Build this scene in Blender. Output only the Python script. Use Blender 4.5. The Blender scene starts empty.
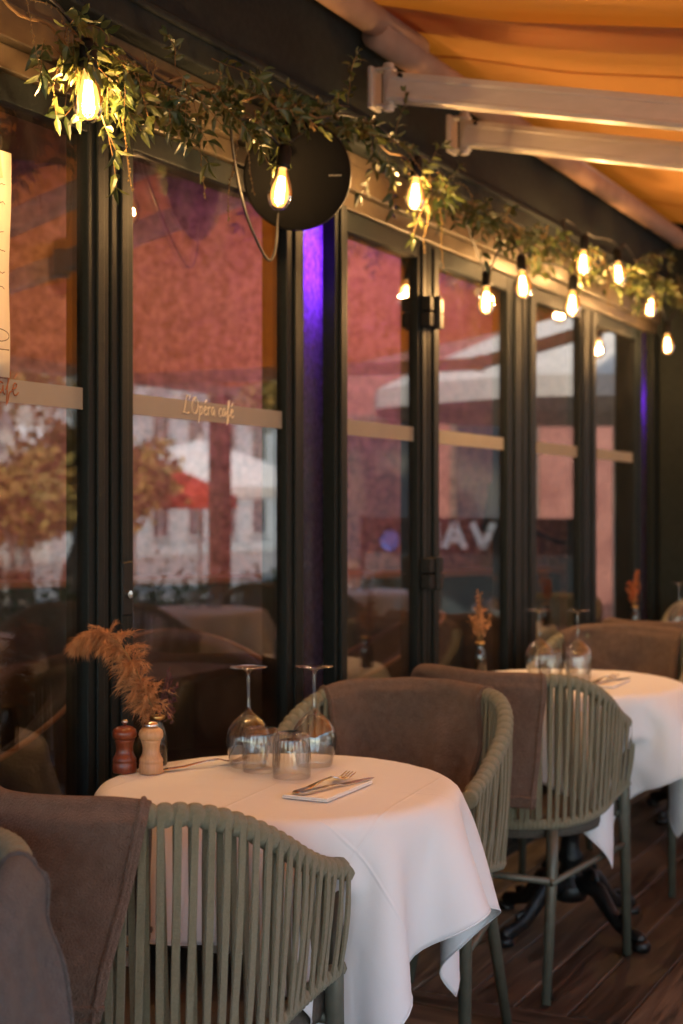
import bpy, math, random
import numpy as np
from mathutils import Vector, Matrix, Euler, noise
random.seed(7)
PI = math.pi
S = bpy.context.scene
COL = S.collection

# ------------------------------------------------------------------ camera, sky, sun, exposure
cam = bpy.data.cameras.new("camera"); camo = bpy.data.objects.new("camera", cam); COL.objects.link(camo)
camo.location = (0, 0, 1.288)
camo.rotation_euler = (PI/2, 0, math.atan(732/1423))
cam.sensor_fit = 'VERTICAL'; cam.sensor_height = 36; cam.lens = 36*1423/1024
cam.shift_y = -7/1024
cam.clip_start = .05; cam.clip_end = 900
cam.dof.use_dof = True; cam.dof.focus_distance = 2.50; cam.dof.aperture_fstop = 3.6
S.camera = camo

SUN_EL, SUN_AZ = math.radians(48), math.radians(207)      # azimuth from +Y, clockwise towards +X
w = bpy.data.worlds.new("World"); S.world = w; w.use_nodes = True
nt = w.node_tree; nt.nodes.clear()
sk = nt.nodes.new('ShaderNodeTexSky'); sk.sky_type = 'NISHITA'; sk.sun_disc = False
sk.sun_elevation = SUN_EL; sk.sun_rotation = SUN_AZ; sk.dust_density = 1.0; sk.air_density = 1.5; sk.ozone_density = 2.5
bg = nt.nodes.new('ShaderNodeBackground'); bg.inputs[1].default_value = .15
ou = nt.nodes.new('ShaderNodeOutputWorld')
nt.links.new(sk.outputs[0], bg.inputs[0]); nt.links.new(bg.outputs[0], ou.inputs[0])
sl = bpy.data.lights.new("sun", 'SUN'); sl.energy = 2.0; sl.angle = math.radians(1.0); sl.color = (1, .97, .92)
so = bpy.data.objects.new("sun", sl); COL.objects.link(so); so.location = (-6, -12, 14)
sd = Vector((math.sin(SUN_AZ)*math.cos(SUN_EL), math.cos(SUN_AZ)*math.cos(SUN_EL), math.sin(SUN_EL)))
so.rotation_euler = (-sd).to_track_quat('-Z', 'Y').to_euler()
S.view_settings.view_transform = 'Standard'; S.view_settings.look = 'None'
S.view_settings.exposure = 2.45; S.view_settings.gamma = 1
S.view_settings.use_curve_mapping = False
cy = S.cycles
cy.use_denoising = True
try: cy.denoiser = 'OPENIMAGEDENOISE'
except Exception: pass
cy.max_bounces = 9; cy.diffuse_bounces = 4; cy.glossy_bounces = 5; cy.transmission_bounces = 8; cy.transparent_max_bounces = 24
cy.caustics_reflective = False; cy.caustics_refractive = False
cy.sample_clamp_indirect = 4; cy.sample_clamp_direct = 0
cy.blur_glossy = .5

# ------------------------------------------------------------------ materials
def mat(name, col=(.5,.5,.5), rough=.5, metal=0, spec=.5, col2=None, scale=20, bump=0, bscale=60, detail=4,
        stretch=(1,1,1), coords='Object', sheen=0, contrast=(.35,.65)):
    m = bpy.data.materials.new(name); m.use_nodes = True
    n = m.node_tree; b = n.nodes['Principled BSDF']
    b.inputs['Base Color'].default_value = (*col, 1); b.inputs['Roughness'].default_value = rough
    b.inputs['Metallic'].default_value = metal; b.inputs['Specular IOR Level'].default_value = spec
    if sheen: b.inputs['Sheen Weight'].default_value = sheen; b.inputs['Sheen Roughness'].default_value = .4
    tc = n.nodes.new('ShaderNodeTexCoord'); mp = n.nodes.new('ShaderNodeMapping'); mp.inputs['Scale'].default_value = stretch
    n.links.new(tc.outputs[coords], mp.inputs[0])
    if col2:
        t = n.nodes.new('ShaderNodeTexNoise'); t.inputs['Scale'].default_value = scale; t.inputs['Detail'].default_value = detail
        n.links.new(mp.outputs[0], t.inputs[0])
        r = n.nodes.new('ShaderNodeValToRGB')
        r.color_ramp.elements[0].position = contrast[0]; r.color_ramp.elements[0].color = (*col, 1)
        r.color_ramp.elements[1].position = contrast[1]; r.color_ramp.elements[1].color = (*col2, 1)
        n.links.new(t.outputs[0], r.inputs[0]); n.links.new(r.outputs[0], b.inputs['Base Color'])
    if bump:
        t2 = n.nodes.new('ShaderNodeTexNoise'); t2.inputs['Scale'].default_value = bscale; t2.inputs['Detail'].default_value = 5
        n.links.new(mp.outputs[0], t2.inputs[0])
        bp = n.nodes.new('ShaderNodeBump'); bp.inputs['Strength'].default_value = bump; bp.inputs['Distance'].default_value = .01
        n.links.new(t2.outputs[0], bp.inputs['Height']); n.links.new(bp.outputs[0], b.inputs['Normal'])
    return m

def emit(name, col, st):
    m = bpy.data.materials.new(name); m.use_nodes = True; n = m.node_tree; n.nodes.clear()
    e = n.nodes.new('ShaderNodeEmission'); e.inputs[0].default_value = (*col, 1); e.inputs[1].default_value = st
    o = n.nodes.new('ShaderNodeOutputMaterial'); n.links.new(e.outputs[0], o.inputs[0])
    return m

def pane_mat(name, tint=(1,1,1), boost=1.0, smear=.0):
    """glass sheet: transparent body, fresnel mirror on each face (the index flips on the way out so both faces mirror alike)"""
    m = bpy.data.materials.new(name); m.use_nodes = True; n = m.node_tree; n.nodes.clear(); L = n.links.new
    g = n.nodes.new('ShaderNodeNewGeometry')
    ior = n.nodes.new('ShaderNodeMapRange'); ior.inputs['To Min'].default_value = 1.5; ior.inputs['To Max'].default_value = 1/1.5
    L(g.outputs['Backfacing'], ior.inputs['Value'])
    f = n.nodes.new('ShaderNodeFresnel'); L(ior.outputs[0], f.inputs['IOR'])
    mu = n.nodes.new('ShaderNodeMath'); mu.operation = 'MULTIPLY'; mu.use_clamp = True; mu.inputs[1].default_value = boost
    L(f.outputs[0], mu.inputs[0])
    t = n.nodes.new('ShaderNodeBsdfTransparent'); t.inputs[0].default_value = (*tint, 1)
    s = n.nodes.new('ShaderNodeBsdfGlossy'); s.inputs['Roughness'].default_value = 0.0
    mx = n.nodes.new('ShaderNodeMixShader'); L(mu.outputs[0], mx.inputs[0]); L(t.outputs[0], mx.inputs[1]); L(s.outputs[0], mx.inputs[2])
    last = mx
    if smear:
        d = n.nodes.new('ShaderNodeBsdfDiffuse'); d.inputs[0].default_value = (.6,.57,.52,1)
        tc = n.nodes.new('ShaderNodeTexCoord'); no = n.nodes.new('ShaderNodeTexNoise'); no.inputs['Scale'].default_value = 9; no.inputs['Detail'].default_value = 6
        mp = n.nodes.new('ShaderNodeMapping'); mp.inputs['Scale'].default_value = (1,1,.5); L(tc.outputs['Object'], mp.inputs[0]); L(mp.outputs[0], no.inputs[0])
        mr = n.nodes.new('ShaderNodeMapRange'); mr.inputs['From Min'].default_value = .35; mr.inputs['From Max'].default_value = .8
        mr.inputs['To Min'].default_value = 0; mr.inputs['To Max'].default_value = smear; L(no.outputs[0], mr.inputs['Value'])
        mx2 = n.nodes.new('ShaderNodeMixShader'); L(mr.outputs[0], mx2.inputs[0]); L(mx.outputs[0], mx2.inputs[1]); L(d.outputs[0], mx2.inputs[2]); last = mx2
    o = n.nodes.new('ShaderNodeOutputMaterial'); L(last.outputs[0], o.inputs[0])
    return m

M = {}
M['frame'] = mat('door_paint', (.0055,.0085,.009), .5, 0, .2, (.008,.012,.0125), 120, .15, 400)
M['frame2'] = mat('beam_paint', (.010,.014,.014), .7, 0, .2, (.016,.021,.020), 60, .1, 200)
M['bronze'] = mat('lintel_paint', (.085,.066,.045), .38, .3, .5, (.11,.085,.055), 30, .05, 200)
M['black'] = mat('black_plastic', (.006,.006,.006), .5, 0, .3)
M['grille'] = mat('speaker_cloth', (.004,.004,.004), .9, 0, .05, (.007,.007,.007), 500, .4, 900)
M['chair_metal'] = mat('chair_metal', (.085,.088,.066), .42, .2, .5, (.105,.108,.08), 40)
M['rope'] = mat('rope', (.215,.205,.130), .85, 0, .25, (.255,.24,.155), 240, .7, 700, sheen=.2)
M['seat'] = mat('seat_fabric', (.10,.085,.07), .95, 0, .2, (.13,.11,.09), 200, .5, 600)
M['iron'] = mat('cast_iron', (.012,.012,.012), .38, .3, .5, bump=.3, bscale=90)
M['wood_top'] = mat('table_top_wood', (.25,.17,.1), .5)
M['steel'] = mat('cutlery_steel', (.62,.58,.53), .18, 1)
M['chrome'] = mat('chrome', (.7,.68,.66), .12, 1)
M['napkin'] = mat('napkin_paper', (.78,.76,.72), .9, 0, .2, bump=.2, bscale=300)
M['mill_red'] = mat('mahogany', (.20,.045,.018), .3, 0, .5, (.13,.028,.012), 30, stretch=(8,8,1))
M['mill_pale'] = mat('beech', (.56,.33,.17), .42, 0, .5, (.46,.26,.13), 26, stretch=(9,9,1))
M['pampas'] = mat('dry_plume', (.55,.27,.12), .9, 0, .2, (.42,.19,.08), 60)
M['stemdry'] = mat('dry_stem', (.24,.14,.05), .8)
M['darkflower'] = mat('dry_red_flower', (.10,.02,.02), .8, col2=(.05,.02,.03), scale=80)
M['redflower'] = mat('orange_red_petals', (.45,.07,.02), .7, col2=(.3,.12,.04), scale=80)
M['vaseglass'] = mat('smoked_vase', (.03,.022,.015), .08, 0, .8)
M['leaf'] = mat('leaf', (.045,.075,.018), .45, 0, .5, (.12,.13,.035), 14, .1, 80)
M['vine'] = mat('beaded_vine', (.30,.20,.06), .5, 0, .5, (.20,.14,.04), 50)
M['cable'] = mat('cable_rubber', (.012,.011,.010), .5)
M['brass'] = mat('brass', (.55,.34,.12), .3, 1)
M['alu'] = mat('awning_arm_paint', (.56,.51,.42), .34, .1, .5, (.62,.56,.47), 12, .05, 120, stretch=(.3,6,6))
M['tube'] = mat('roller_tube_cloth', (.50,.30,.20), .7, 0, .3, (.44,.26,.17), 12, .2, 300)
M['ext_wall'] = mat('plaster', (.42,.38,.31), .9, 0, .2, (.36,.32,.26), 5, .2, 60)
M['ceiling'] = mat('ceiling_paint', (.36,.26,.22), .85, 0, .2, (.32,.23,.19), 3)
M['wainscot'] = mat('dark_panel', (.010,.022,.018), .5, 0, .4, (.016,.03,.024), 20)
M['ledge'] = mat('oak_ledge', (.28,.12,.035), .4, 0, .5, (.20,.08,.025), 20, stretch=(1,8,8))
M['leather'] = mat('brown_leather', (.020,.012,.007), .6, 0, .15, (.028,.017,.010), 20, .25, 120)
M['piping'] = mat('tan_piping', (.26,.12,.035), .6)
M['paper'] = mat('menu_paper', (.74,.66,.50), .8, 0, .2, (.70,.61,.45), 3)
M['ink'] = mat('ink', (.10,.06,.035), .7)
M['decal'] = mat('etched_band', (.36,.33,.29), .75, 0, .2, (.33,.30,.26), 6)
_n = M['decal'].node_tree; _t = _n.nodes.new('ShaderNodeBsdfTransparent'); _m = _n.nodes.new('ShaderNodeMixShader'); _m.inputs[0].default_value = .38
_n.links.new(_n.nodes['Principled BSDF'].outputs[0], _m.inputs[1]); _n.links.new(_t.outputs[0], _m.inputs[2]); _n.links.new(_m.outputs[0], _n.nodes['Material Output'].inputs[0])
M['decal_letter'] = mat('band_letter_rust', (.26,.07,.02), .6)
M['decal_letter2'] = mat('band_letter_gold', (.66,.56,.42), .6)
M['white_fab'] = mat('parasol_white', (.78,.74,.66), .9, 0, .2, (.70,.66,.58), 3)
M['beige_fab'] = mat('parasol_beige', (.40,.34,.27), .9, 0, .2, (.34,.29,.23), 3)
M['red_fab'] = mat('parasol_red', (.50,.05,.015), .9, 0, .2, (.42,.04,.015), 3)
M['bark'] = mat('bark', (.10,.075,.05), .95, 0, .2, (.16,.12,.085), 12, .8, 30)
M['tree_green'] = mat('tree_leaf_green', (.05,.085,.02), .6, 0, .3, (.12,.14,.035), 2)
M['tree_gold'] = mat('tree_leaf_gold', (.46,.25,.05), .6, 0, .3, (.26,.19,.04), 2)
M['pave'] = mat('street_paving', (.30,.27,.23), .9, 0, .2, (.24,.22,.19), 2, .2, 20)
M['stone1'] = mat('pale_stone', (.60,.59,.54), .9, 0, .2, (.50,.48,.43), 1.5, .2, 30)
M['stone2'] = mat('tan_stone', (.42,.27,.17), .9, 0, .2, (.36,.22,.14), 1.5, .2, 30)
M['brick'] = mat('rosy_brick', (.30,.125,.085), .9, 0, .2, (.22,.085,.06), 3, .2, 30)
M['roof'] = mat('zinc_roof', (.12,.13,.15), .5)
M['winglass'] = mat('window_dark', (.03,.035,.04), .08, 0, .8)
M['shutter'] = mat('window_paint', (.5,.48,.44), .6)
M['planter'] = mat('planter_box', (.03,.035,.03), .6)
M['pane'] = pane_mat('door_glass', (.88,.84,.82), 1.6, .02)
M['post_wood'] = mat('post_wood', (.26,.12,.045), .6, 0, .4, (.18,.08,.03), 10, .2, 60, stretch=(6,6,.6))
M['screen'] = mat('sign_white', (.75,.75,.72), .6)
M['sign_blue'] = mat('sign_blue', (.03,.12,.42), .6)
M['sign_dark'] = mat('sign_dark', (.04,.05,.045), .6)

# mottled interior stucco
def stucco():
    m = mat('mottled_stucco', (.5,.2,.1), .8, 0, .3); n = m.node_tree; L = n.links.new; b = n.nodes['Principled BSDF']
    tc = n.nodes['Texture Coordinate']
    a = n.nodes.new('ShaderNodeTexNoise'); a.inputs['Scale'].default_value = 22; a.inputs['Detail'].default_value = 9; a.inputs['Roughness'].default_value = .72
    L(tc.outputs['Object'], a.inputs[0])
    r = n.nodes.new('ShaderNodeValToRGB'); e = r.color_ramp.elements
    e[0].position = .38; e[0].color = (.14,.058,.030,1); e[1].position = .62; e[1].color = (.40,.205,.112,1)
    L(a.outputs[0], r.inputs[0]); L(r.outputs[0], b.inputs['Base Color'])
    bp = n.nodes.new('ShaderNodeBump'); bp.inputs['Strength'].default_value = .5; bp.inputs['Distance'].default_value = .02
    L(a.outputs[0], bp.inputs['Height']); L(bp.outputs[0], b.inputs['Normal'])
    return m
M['stucco'] = stucco()

# deck planks, each plank its own tone, grain along the plank
def planks(name, axis):
    m = mat(name, (.1,.05,.03), .42, 0, .45); n = m.node_tree; L = n.links.new; b = n.nodes['Principled BSDF']
    tc = n.nodes['Texture Coordinate']
    oi = n.nodes.new('ShaderNodeAttribute'); oi.attribute_name = 'tone'
    mp = n.nodes.new('ShaderNodeMapping'); mp.inputs['Scale'].default_value = (22,1.6,22) if axis == 'Y' else (1.6,22,22)
    L(tc.outputs['Object'], mp.inputs[0])
    a = n.nodes.new('ShaderNodeTexNoise'); a.inputs['Scale'].default_value = 1.6; a.inputs['Detail'].default_value = 8; a.inputs['Distortion'].default_value = 1.2
    a.noise_dimensions = '4D'; L(mp.outputs[0], a.inputs['Vector'])
    mw = n.nodes.new('ShaderNodeMath'); mw.operation = 'MULTIPLY'; mw.inputs[1].default_value = 40; L(oi.outputs['Fac'], mw.inputs[0]); L(mw.outputs[0], a.inputs['W'])
    r = n.nodes.new('ShaderNodeValToRGB'); e = r.color_ramp.elements
    e[0].position = .34; e[0].color = (.024,.018,.012,1); e[1].position = .70; e[1].color = (.130,.098,.067,1)
    L(a.outputs[0], r.inputs[0])
    hs = n.nodes.new('ShaderNodeHueSaturation'); mr = n.nodes.new('ShaderNodeMapRange'); mr.inputs['To Min'].default_value = .65; mr.inputs['To Max'].default_value = 1.4
    L(oi.outputs['Fac'], mr.inputs['Value']); L(mr.outputs[0], hs.inputs['Value']); L(r.outputs[0], hs.inputs['Color']); L(hs.outputs[0], b.inputs['Base Color'])
    rr = n.nodes.new('ShaderNodeMapRange'); rr.inputs['To Min'].default_value = .32; rr.inputs['To Max'].default_value = .6; L(a.outputs[0], rr.inputs['Value']); L(rr.outputs[0], b.inputs['Roughness'])
    bp = n.nodes.new('ShaderNodeBump'); bp.inputs['Strength'].default_value = .35; bp.inputs['Distance'].default_value = .004
    L(a.outputs[0], bp.inputs['Height']); L(bp.outputs[0], b.inputs['Normal'])
    return m
M['plankY'] = planks('deck_planks', 'Y'); M['plankX'] = planks('deck_planks_cross', 'X')

# woven linen with pressed-in creases
def linen():
    m = mat('white_linen', (.82,.84,.87), .82, 0, .25); n = m.node_tree; L = n.links.new; b = n.nodes['Principled BSDF']
    b.inputs['Sheen Weight'].default_value = .15
    uv = n.nodes.new('ShaderNodeUVMap'); uv.uv_map = 'UVMap'
    sx = n.nodes.new('ShaderNodeSeparateXYZ'); L(uv.outputs[0], sx.inputs[0])
    tot = None
    for ax in (0, 1):
        for c in (.25, .5, .75):
            s_ = n.nodes.new('ShaderNodeMath'); s_.operation = 'SUBTRACT'; L(sx.outputs[ax], s_.inputs[0]); s_.inputs[1].default_value = c
            ab = n.nodes.new('ShaderNodeMath'); ab.operation = 'ABSOLUTE'; L(s_.outputs[0], ab.inputs[0])
            mr = n.nodes.new('ShaderNodeMapRange'); mr.inputs['From Min'].default_value = 0; mr.inputs['From Max'].default_value = .004
            mr.inputs['To Min'].default_value = .45; mr.inputs['To Max'].default_value = 0; L(ab.outputs[0], mr.inputs['Value'])
            if tot is None: tot = mr
            else:
                ad = n.nodes.new('ShaderNodeMath'); ad.operation = 'ADD'; L(tot.outputs[0], ad.inputs[0]); L(mr.outputs[0], ad.inputs[1]); tot = ad
    wv = n.nodes.new('ShaderNodeTexNoise'); wv.inputs['Scale'].default_value = 260; L(uv.outputs[0], wv.inputs[0])
    big = n.nodes.new('ShaderNodeTexNoise'); big.inputs['Scale'].default_value = 7; big.inputs['Detail'].default_value = 3; L(uv.outputs[0], big.inputs[0])
    m1 = n.nodes.new('ShaderNodeMath'); m1.operation = 'MULTIPLY_ADD'; L(wv.outputs[0], m1.inputs[0]); m1.inputs[1].default_value = .10; L(tot.outputs[0], m1.inputs[2])
    m2 = n.nodes.new('ShaderNodeMath'); m2.operation = 'MULTIPLY_ADD'; L(big.outputs[0], m2.inputs[0]); m2.inputs[1].default_value = 3.6; L(m1.outputs[0], m2.inputs[2])
    bp = n.nodes.new('ShaderNodeBump'); bp.inputs['Strength'].default_value = .8; bp.inputs['Distance'].default_value = .0030
    L(m2.outputs[0], bp.inputs['Height']); L(bp.outputs[0], b.inputs['Normal'])
    # light soaks a little through the linen
    tr = n.nodes.new('ShaderNodeBsdfTranslucent'); tr.inputs[0].default_value = (.78,.76,.76,1)
    mx = n.nodes.new('ShaderNodeMixShader'); mx.inputs[0].default_value = .16
    o = n.nodes['Material Output']; L(b.outputs[0], mx.inputs[1]); L(tr.outputs[0], mx.inputs[2]); L(mx.outputs[0], o.inputs[0])
    return m
M['linen'] = linen()

def fleece(name, a, b2):
    m = mat(name, a, .95, 0, .12, b2, 60, 1.0, 330, sheen=.5, contrast=(.3,.7)); n = m.node_tree; L = n.links.new
    b = n.nodes['Principled BSDF']; bp = [x for x in n.nodes if x.type == 'BUMP'][0]; bp.inputs['Distance'].default_value = .008
    b.inputs['Sheen Tint'].default_value = (*[min(1, c*5) for c in a], 1)
    return m
M['fleece'] = fleece('taupe_fleece', (.118,.080,.062), (.160,.112,.088))
M['fleece_grey'] = fleece('grey_fleece', (.085,.082,.082), (.115,.110,.110))

def awning_mat():
    m = mat('awning_cloth', (.62,.36,.15), .9, 0, .1, (.56,.32,.13), 2.5, .25, 500); n = m.node_tree; L = n.links.new; b = n.nodes['Principled BSDF']
    tr = n.nodes.new('ShaderNodeBsdfTranslucent'); tr.inputs[0].default_value = (.82,.38,.088,1)
    mx = n.nodes.new('ShaderNodeMixShader'); mx.inputs[0].default_value = .55
    o = n.nodes['Material Output']; L(b.outputs[0], mx.inputs[1]); L(tr.outputs[0], mx.inputs[2]); L(mx.outputs[0], o.inputs[0])
    return m
M['awning'] = awning_mat()

def crystal(name, k=.25):
    """thin-walled drinking glass: clear where seen straight on, mirror-like and dark towards its edges, a little refraction"""
    m = bpy.data.materials.new(name); m.use_nodes = True; n = m.node_tree; n.nodes.clear(); L = n.links.new
    t = n.nodes.new('ShaderNodeBsdfTransparent')
    lw = n.nodes.new('ShaderNodeLayerWeight'); lw.inputs[0].default_value = .17
    dk = n.nodes.new('ShaderNodeMix'); dk.data_type = 'RGBA'; dk.inputs[6].default_value = (.995,.995,.995,1); dk.inputs[7].default_value = (.40,.40,.41,1)
    L(lw.outputs['Facing'], dk.inputs[0]); L(dk.outputs[2], t.inputs[0])
    g_ = n.nodes.new('ShaderNodeNewGeometry'); ior = n.nodes.new('ShaderNodeMapRange'); ior.inputs['To Min'].default_value = 1.52; ior.inputs['To Max'].default_value = 1/1.52
    L(g_.outputs['Backfacing'], ior.inputs['Value'])
    f = n.nodes.new('ShaderNodeFresnel'); L(ior.outputs[0], f.inputs['IOR'])
    s = n.nodes.new('ShaderNodeBsdfGlossy'); s.inputs['Roughness'].default_value = .01
    g = n.nodes.new('ShaderNodeBsdfGlass'); g.inputs['Roughness'].default_value = 0; g.inputs['IOR'].default_value = 1.48
    a = n.nodes.new('ShaderNodeMixShader'); a.inputs[0].default_value = k; L(t.outputs[0], a.inputs[1]); L(g.outputs[0], a.inputs[2])
    mr = n.nodes.new('ShaderNodeMath'); mr.operation = 'MULTIPLY'; mr.use_clamp = True; mr.inputs[1].default_value = 1.7; L(f.outputs[0], mr.inputs[0])
    c = n.nodes.new('ShaderNodeMixShader'); L(mr.outputs[0], c.inputs[0]); L(a.outputs[0], c.inputs[1]); L(s.outputs[0], c.inputs[2])
    o = n.nodes.new('ShaderNodeOutputMaterial'); L(c.outputs[0], o.inputs[0])
    return m
M['crystal'] = crystal('wine_glass', 0); M['tumbler'] = crystal('ribbed_glass', 0)

def envelope():
    m = bpy.data.materials.new('bulb_envelope'); m.use_nodes = True; n = m.node_tree; n.nodes.clear(); L = n.links.new
    t = n.nodes.new('ShaderNodeBsdfTransparent'); t.inputs[0].default_value = (1,.86,.62,1)
    e = n.nodes.new('ShaderNodeEmission'); e.inputs[0].default_value = (1,.40,.09,1); e.inputs[1].default_value = .75
    s = n.nodes.new('ShaderNodeBsdfGlossy'); s.inputs['Roughness'].default_value = .03
    a = n.nodes.new('ShaderNodeMixShader'); a.inputs[0].default_value = .45; L(t.outputs[0], a.inputs[1]); L(e.outputs[0], a.inputs[2])
    f = n.nodes.new('ShaderNodeLayerWeight'); f.inputs[0].default_value = .25
    c = n.nodes.new('ShaderNodeMixShader'); L(f.outputs['Fresnel'], c.inputs[0]); L(a.outputs[0], c.inputs[1]); L(s.outputs[0], c.inputs[2])
    o = n.nodes.new('ShaderNodeOutputMaterial'); L(c.outputs[0], o.inputs[0])
    m.cycles.emission_sampling = 'NONE'
    return m
M['envelope'] = envelope()
M['filament'] = emit('filament', (1,.56,.19), 30); M['filament'].cycles.emission_sampling = 'NONE'
M['lamp_white'] = emit('ceiling_lamp', (1,.80,.55), 5)
M['purple_led'] = emit('purple_led', (.22,.03,1.0), 5.0)

def frosted():
    m = bpy.data.materials.new('frosted_panel'); m.use_nodes = True; n = m.node_tree; n.nodes.clear(); L = n.links.new
    tr = n.nodes.new('ShaderNodeBsdfTranslucent'); tr.inputs[0].default_value = (.8,.75,.85,1)
    d = n.nodes.new('ShaderNodeBsdfPrincipled'); d.inputs['Base Color'].default_value = (.05,.04,.07,1); d.inputs['Roughness'].default_value = .25
    tc = n.nodes.new('ShaderNodeTexCoord'); no = n.nodes.new('ShaderNodeTexNoise'); no.inputs['Scale'].default_value = 60; no.inputs['Detail'].default_value = 5
    L(tc.outputs['Object'], no.inputs[0])
    bp = n.nodes.new('ShaderNodeBump'); bp.inputs['Strength'].default_value = .7; bp.inputs['Distance'].default_value = .004; L(no.outputs[0], bp.inputs['Height'])
    L(bp.outputs[0], tr.inputs['Normal']); L(bp.outputs[0], d.inputs['Normal'])
    mr = n.nodes.new('ShaderNodeMapRange'); mr.inputs['From Min'].default_value = .3; mr.inputs['From Max'].default_value = .7; mr.inputs['To Min'].default_value = .2; mr.inputs['To Max'].default_value = .7
    L(no.outputs[0], mr.inputs['Value'])
    mx = n.nodes.new('ShaderNodeMixShader'); L(mr.outputs[0], mx.inputs[0]); L(tr.outputs[0], mx.inputs[1]); L(d.outputs[0], mx.inputs[2])
    o = n.nodes.new('ShaderNodeOutputMaterial'); L(mx.outputs[0], o.inputs[0])
    return m
M['frosted'] = frosted()

# ------------------------------------------------------------------ mesh helpers
def smooth_path(P, it=2):
    P = [Vector(p) for p in P]
    for _ in range(it):
        Q = [P[0]]
        for a, b in zip(P, P[1:]): Q += [a.lerp(b,.25), a.lerp(b,.75)]
        P = Q+[P[-1]]
    return P
class MB:
    def __init__(s): s.v = []; s.f = []
    def add(s, vs, fs):
        o = len(s.v); s.v += [tuple(v) for v in vs]; s.f += [tuple(i+o for i in f) for f in fs]; return s
    def box(s, x0, x1, y0, y1, z0, z1, mtx=None):
        vs = [(x, y, z) for x in (x0, x1) for y in (y0, y1) for z in (z0, z1)]
        if mtx is not None: vs = [mtx @ Vector(v) for v in vs]
        return s.add(vs, [(0,1,3,2),(4,6,7,5),(0,4,5,1),(2,3,7,6),(0,2,6,4),(1,5,7,3)])
    def tube(s, pts, r, n=8, closed=False, caps=True, flat=None):
        """sweep a circle (or an ellipse: flat=(a,b)) along pts; r a number or a list"""
        pts = [Vector(p) for p in pts]; N = len(pts); rr = r if isinstance(r, (list, tuple)) else [r]*N
        up = None; vs = []
        for i, p in enumerate(pts):
            a = pts[i-1] if (i > 0 or closed) else p; b = pts[(i+1) % N] if (i < N-1 or closed) else p
            t = (b-a).normalized() if (b-a).length > 1e-9 else Vector((0,0,1))
            if up is None: up = Vector((0,0,1)) if abs(t.z) < .9 else Vector((1,0,0))
            x = up.cross(t)
            if x.length < 1e-6: x = Vector((0,1,0)).cross(t)
            x.normalize(); y = t.cross(x).normalized(); up = y
            fa, fb = flat or (1, 1)
            for k in range(n):
                an = 2*PI*k/n; vs.append(p + x*(math.cos(an)*rr[i]*fa) + y*(math.sin(an)*rr[i]*fb))
        fs = []
        for i in range(N if closed else N-1):
            j = (i+1) % N
            for k in range(n): fs.append((i*n+k, i*n+(k+1)%n, j*n+(k+1)%n, j*n+k))
        if caps and not closed: fs += [tuple(range(n-1, -1, -1)), tuple((N-1)*n+k for k in range(n))]
        return s.add(vs, fs)
    def lathe(s, prof, n=32, c=(0,0,0), rib=0, ribn=24, ribz=(0,1), flip=False):
        vs = []; fs = []; c = Vector(c); top = []
        for (r, z) in prof:
            for k in range(n):
                an = 2*PI*k/n; q = r
                if rib and ribz[0] < z < ribz[1]: q = r*(1+rib*math.cos(an*ribn))
                vs.append(c+Vector((q*math.cos(an), q*math.sin(an), z)))
        for i in range(len(prof)-1):
            for k in range(n): fs.append((i*n+k, i*n+(k+1)%n, (i+1)*n+(k+1)%n, (i+1)*n+k))
        return s.add(vs, fs)
    def quad(s, a, b, c, d): return s.add([a, b, c, d], [(0,1,2,3)])
    def build(s, name, m, parent=None, smooth=False, bevel=0, loc=None, subsurf=0, weld=False):
        me = bpy.data.meshes.new(name); me.from_pydata(s.v, [], s.f); me.update()
        if m: me.materials.append(m)
        if smooth: me.polygons.foreach_set('use_smooth', [True]*len(me.polygons))
        o = bpy.data.objects.new(name, me); COL.objects.link(o)
        if parent: o.parent = parent
        if loc: o.location = loc
        if bevel:
            b = o.modifiers.new('b', 'BEVEL'); b.width = bevel; b.segments = 2; b.limit_method = 'ANGLE'
        if subsurf:
            u = o.modifiers.new('s', 'SUBSURF'); u.levels = u.render_levels = subsurf
        return o

def tag(o, label=None, cat=None, group=None, kind=None):
    if label: o['label'] = label
    if cat: o['category'] = cat
    if group: o['group'] = group
    if kind: o['kind'] = kind
    return o
def empty(name, loc=(0,0,0), rz=0, **k):
    o = bpy.data.objects.new(name, None); COL.objects.link(o); o.location = loc; o.rotation_euler = (0,0,rz); o.empty_display_size = .1
    return tag(o, **k)
def copy_tree(o, parent=None, **k):
    c = o.copy(); COL.objects.link(c); c.parent = parent
    for ch in [x for x in o.children]: copy_tree(ch, c)
    if parent is None: tag(c, **k)
    return c
def lerp(a, b, t): return a+(b-a)*t
def sstep(a, b, x):
    t = max(0, min(1, (x-a)/(b-a))); return t*t*(3-2*t)

# ================================================================== GROUND AND STRUCTURE
W = 1.85                      # the glass front stands at x = -W
TX = -1.362                   # the row of tables
TY0, DY = 2.384, 1.785

# street ground sheet to the horizon
g = MB().quad((-300,-300,-.45), (300,-300,-.45), (300,300,-.45), (-300,300,-.45)).build('ground', M['pave']); tag(g, kind='structure')

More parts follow.
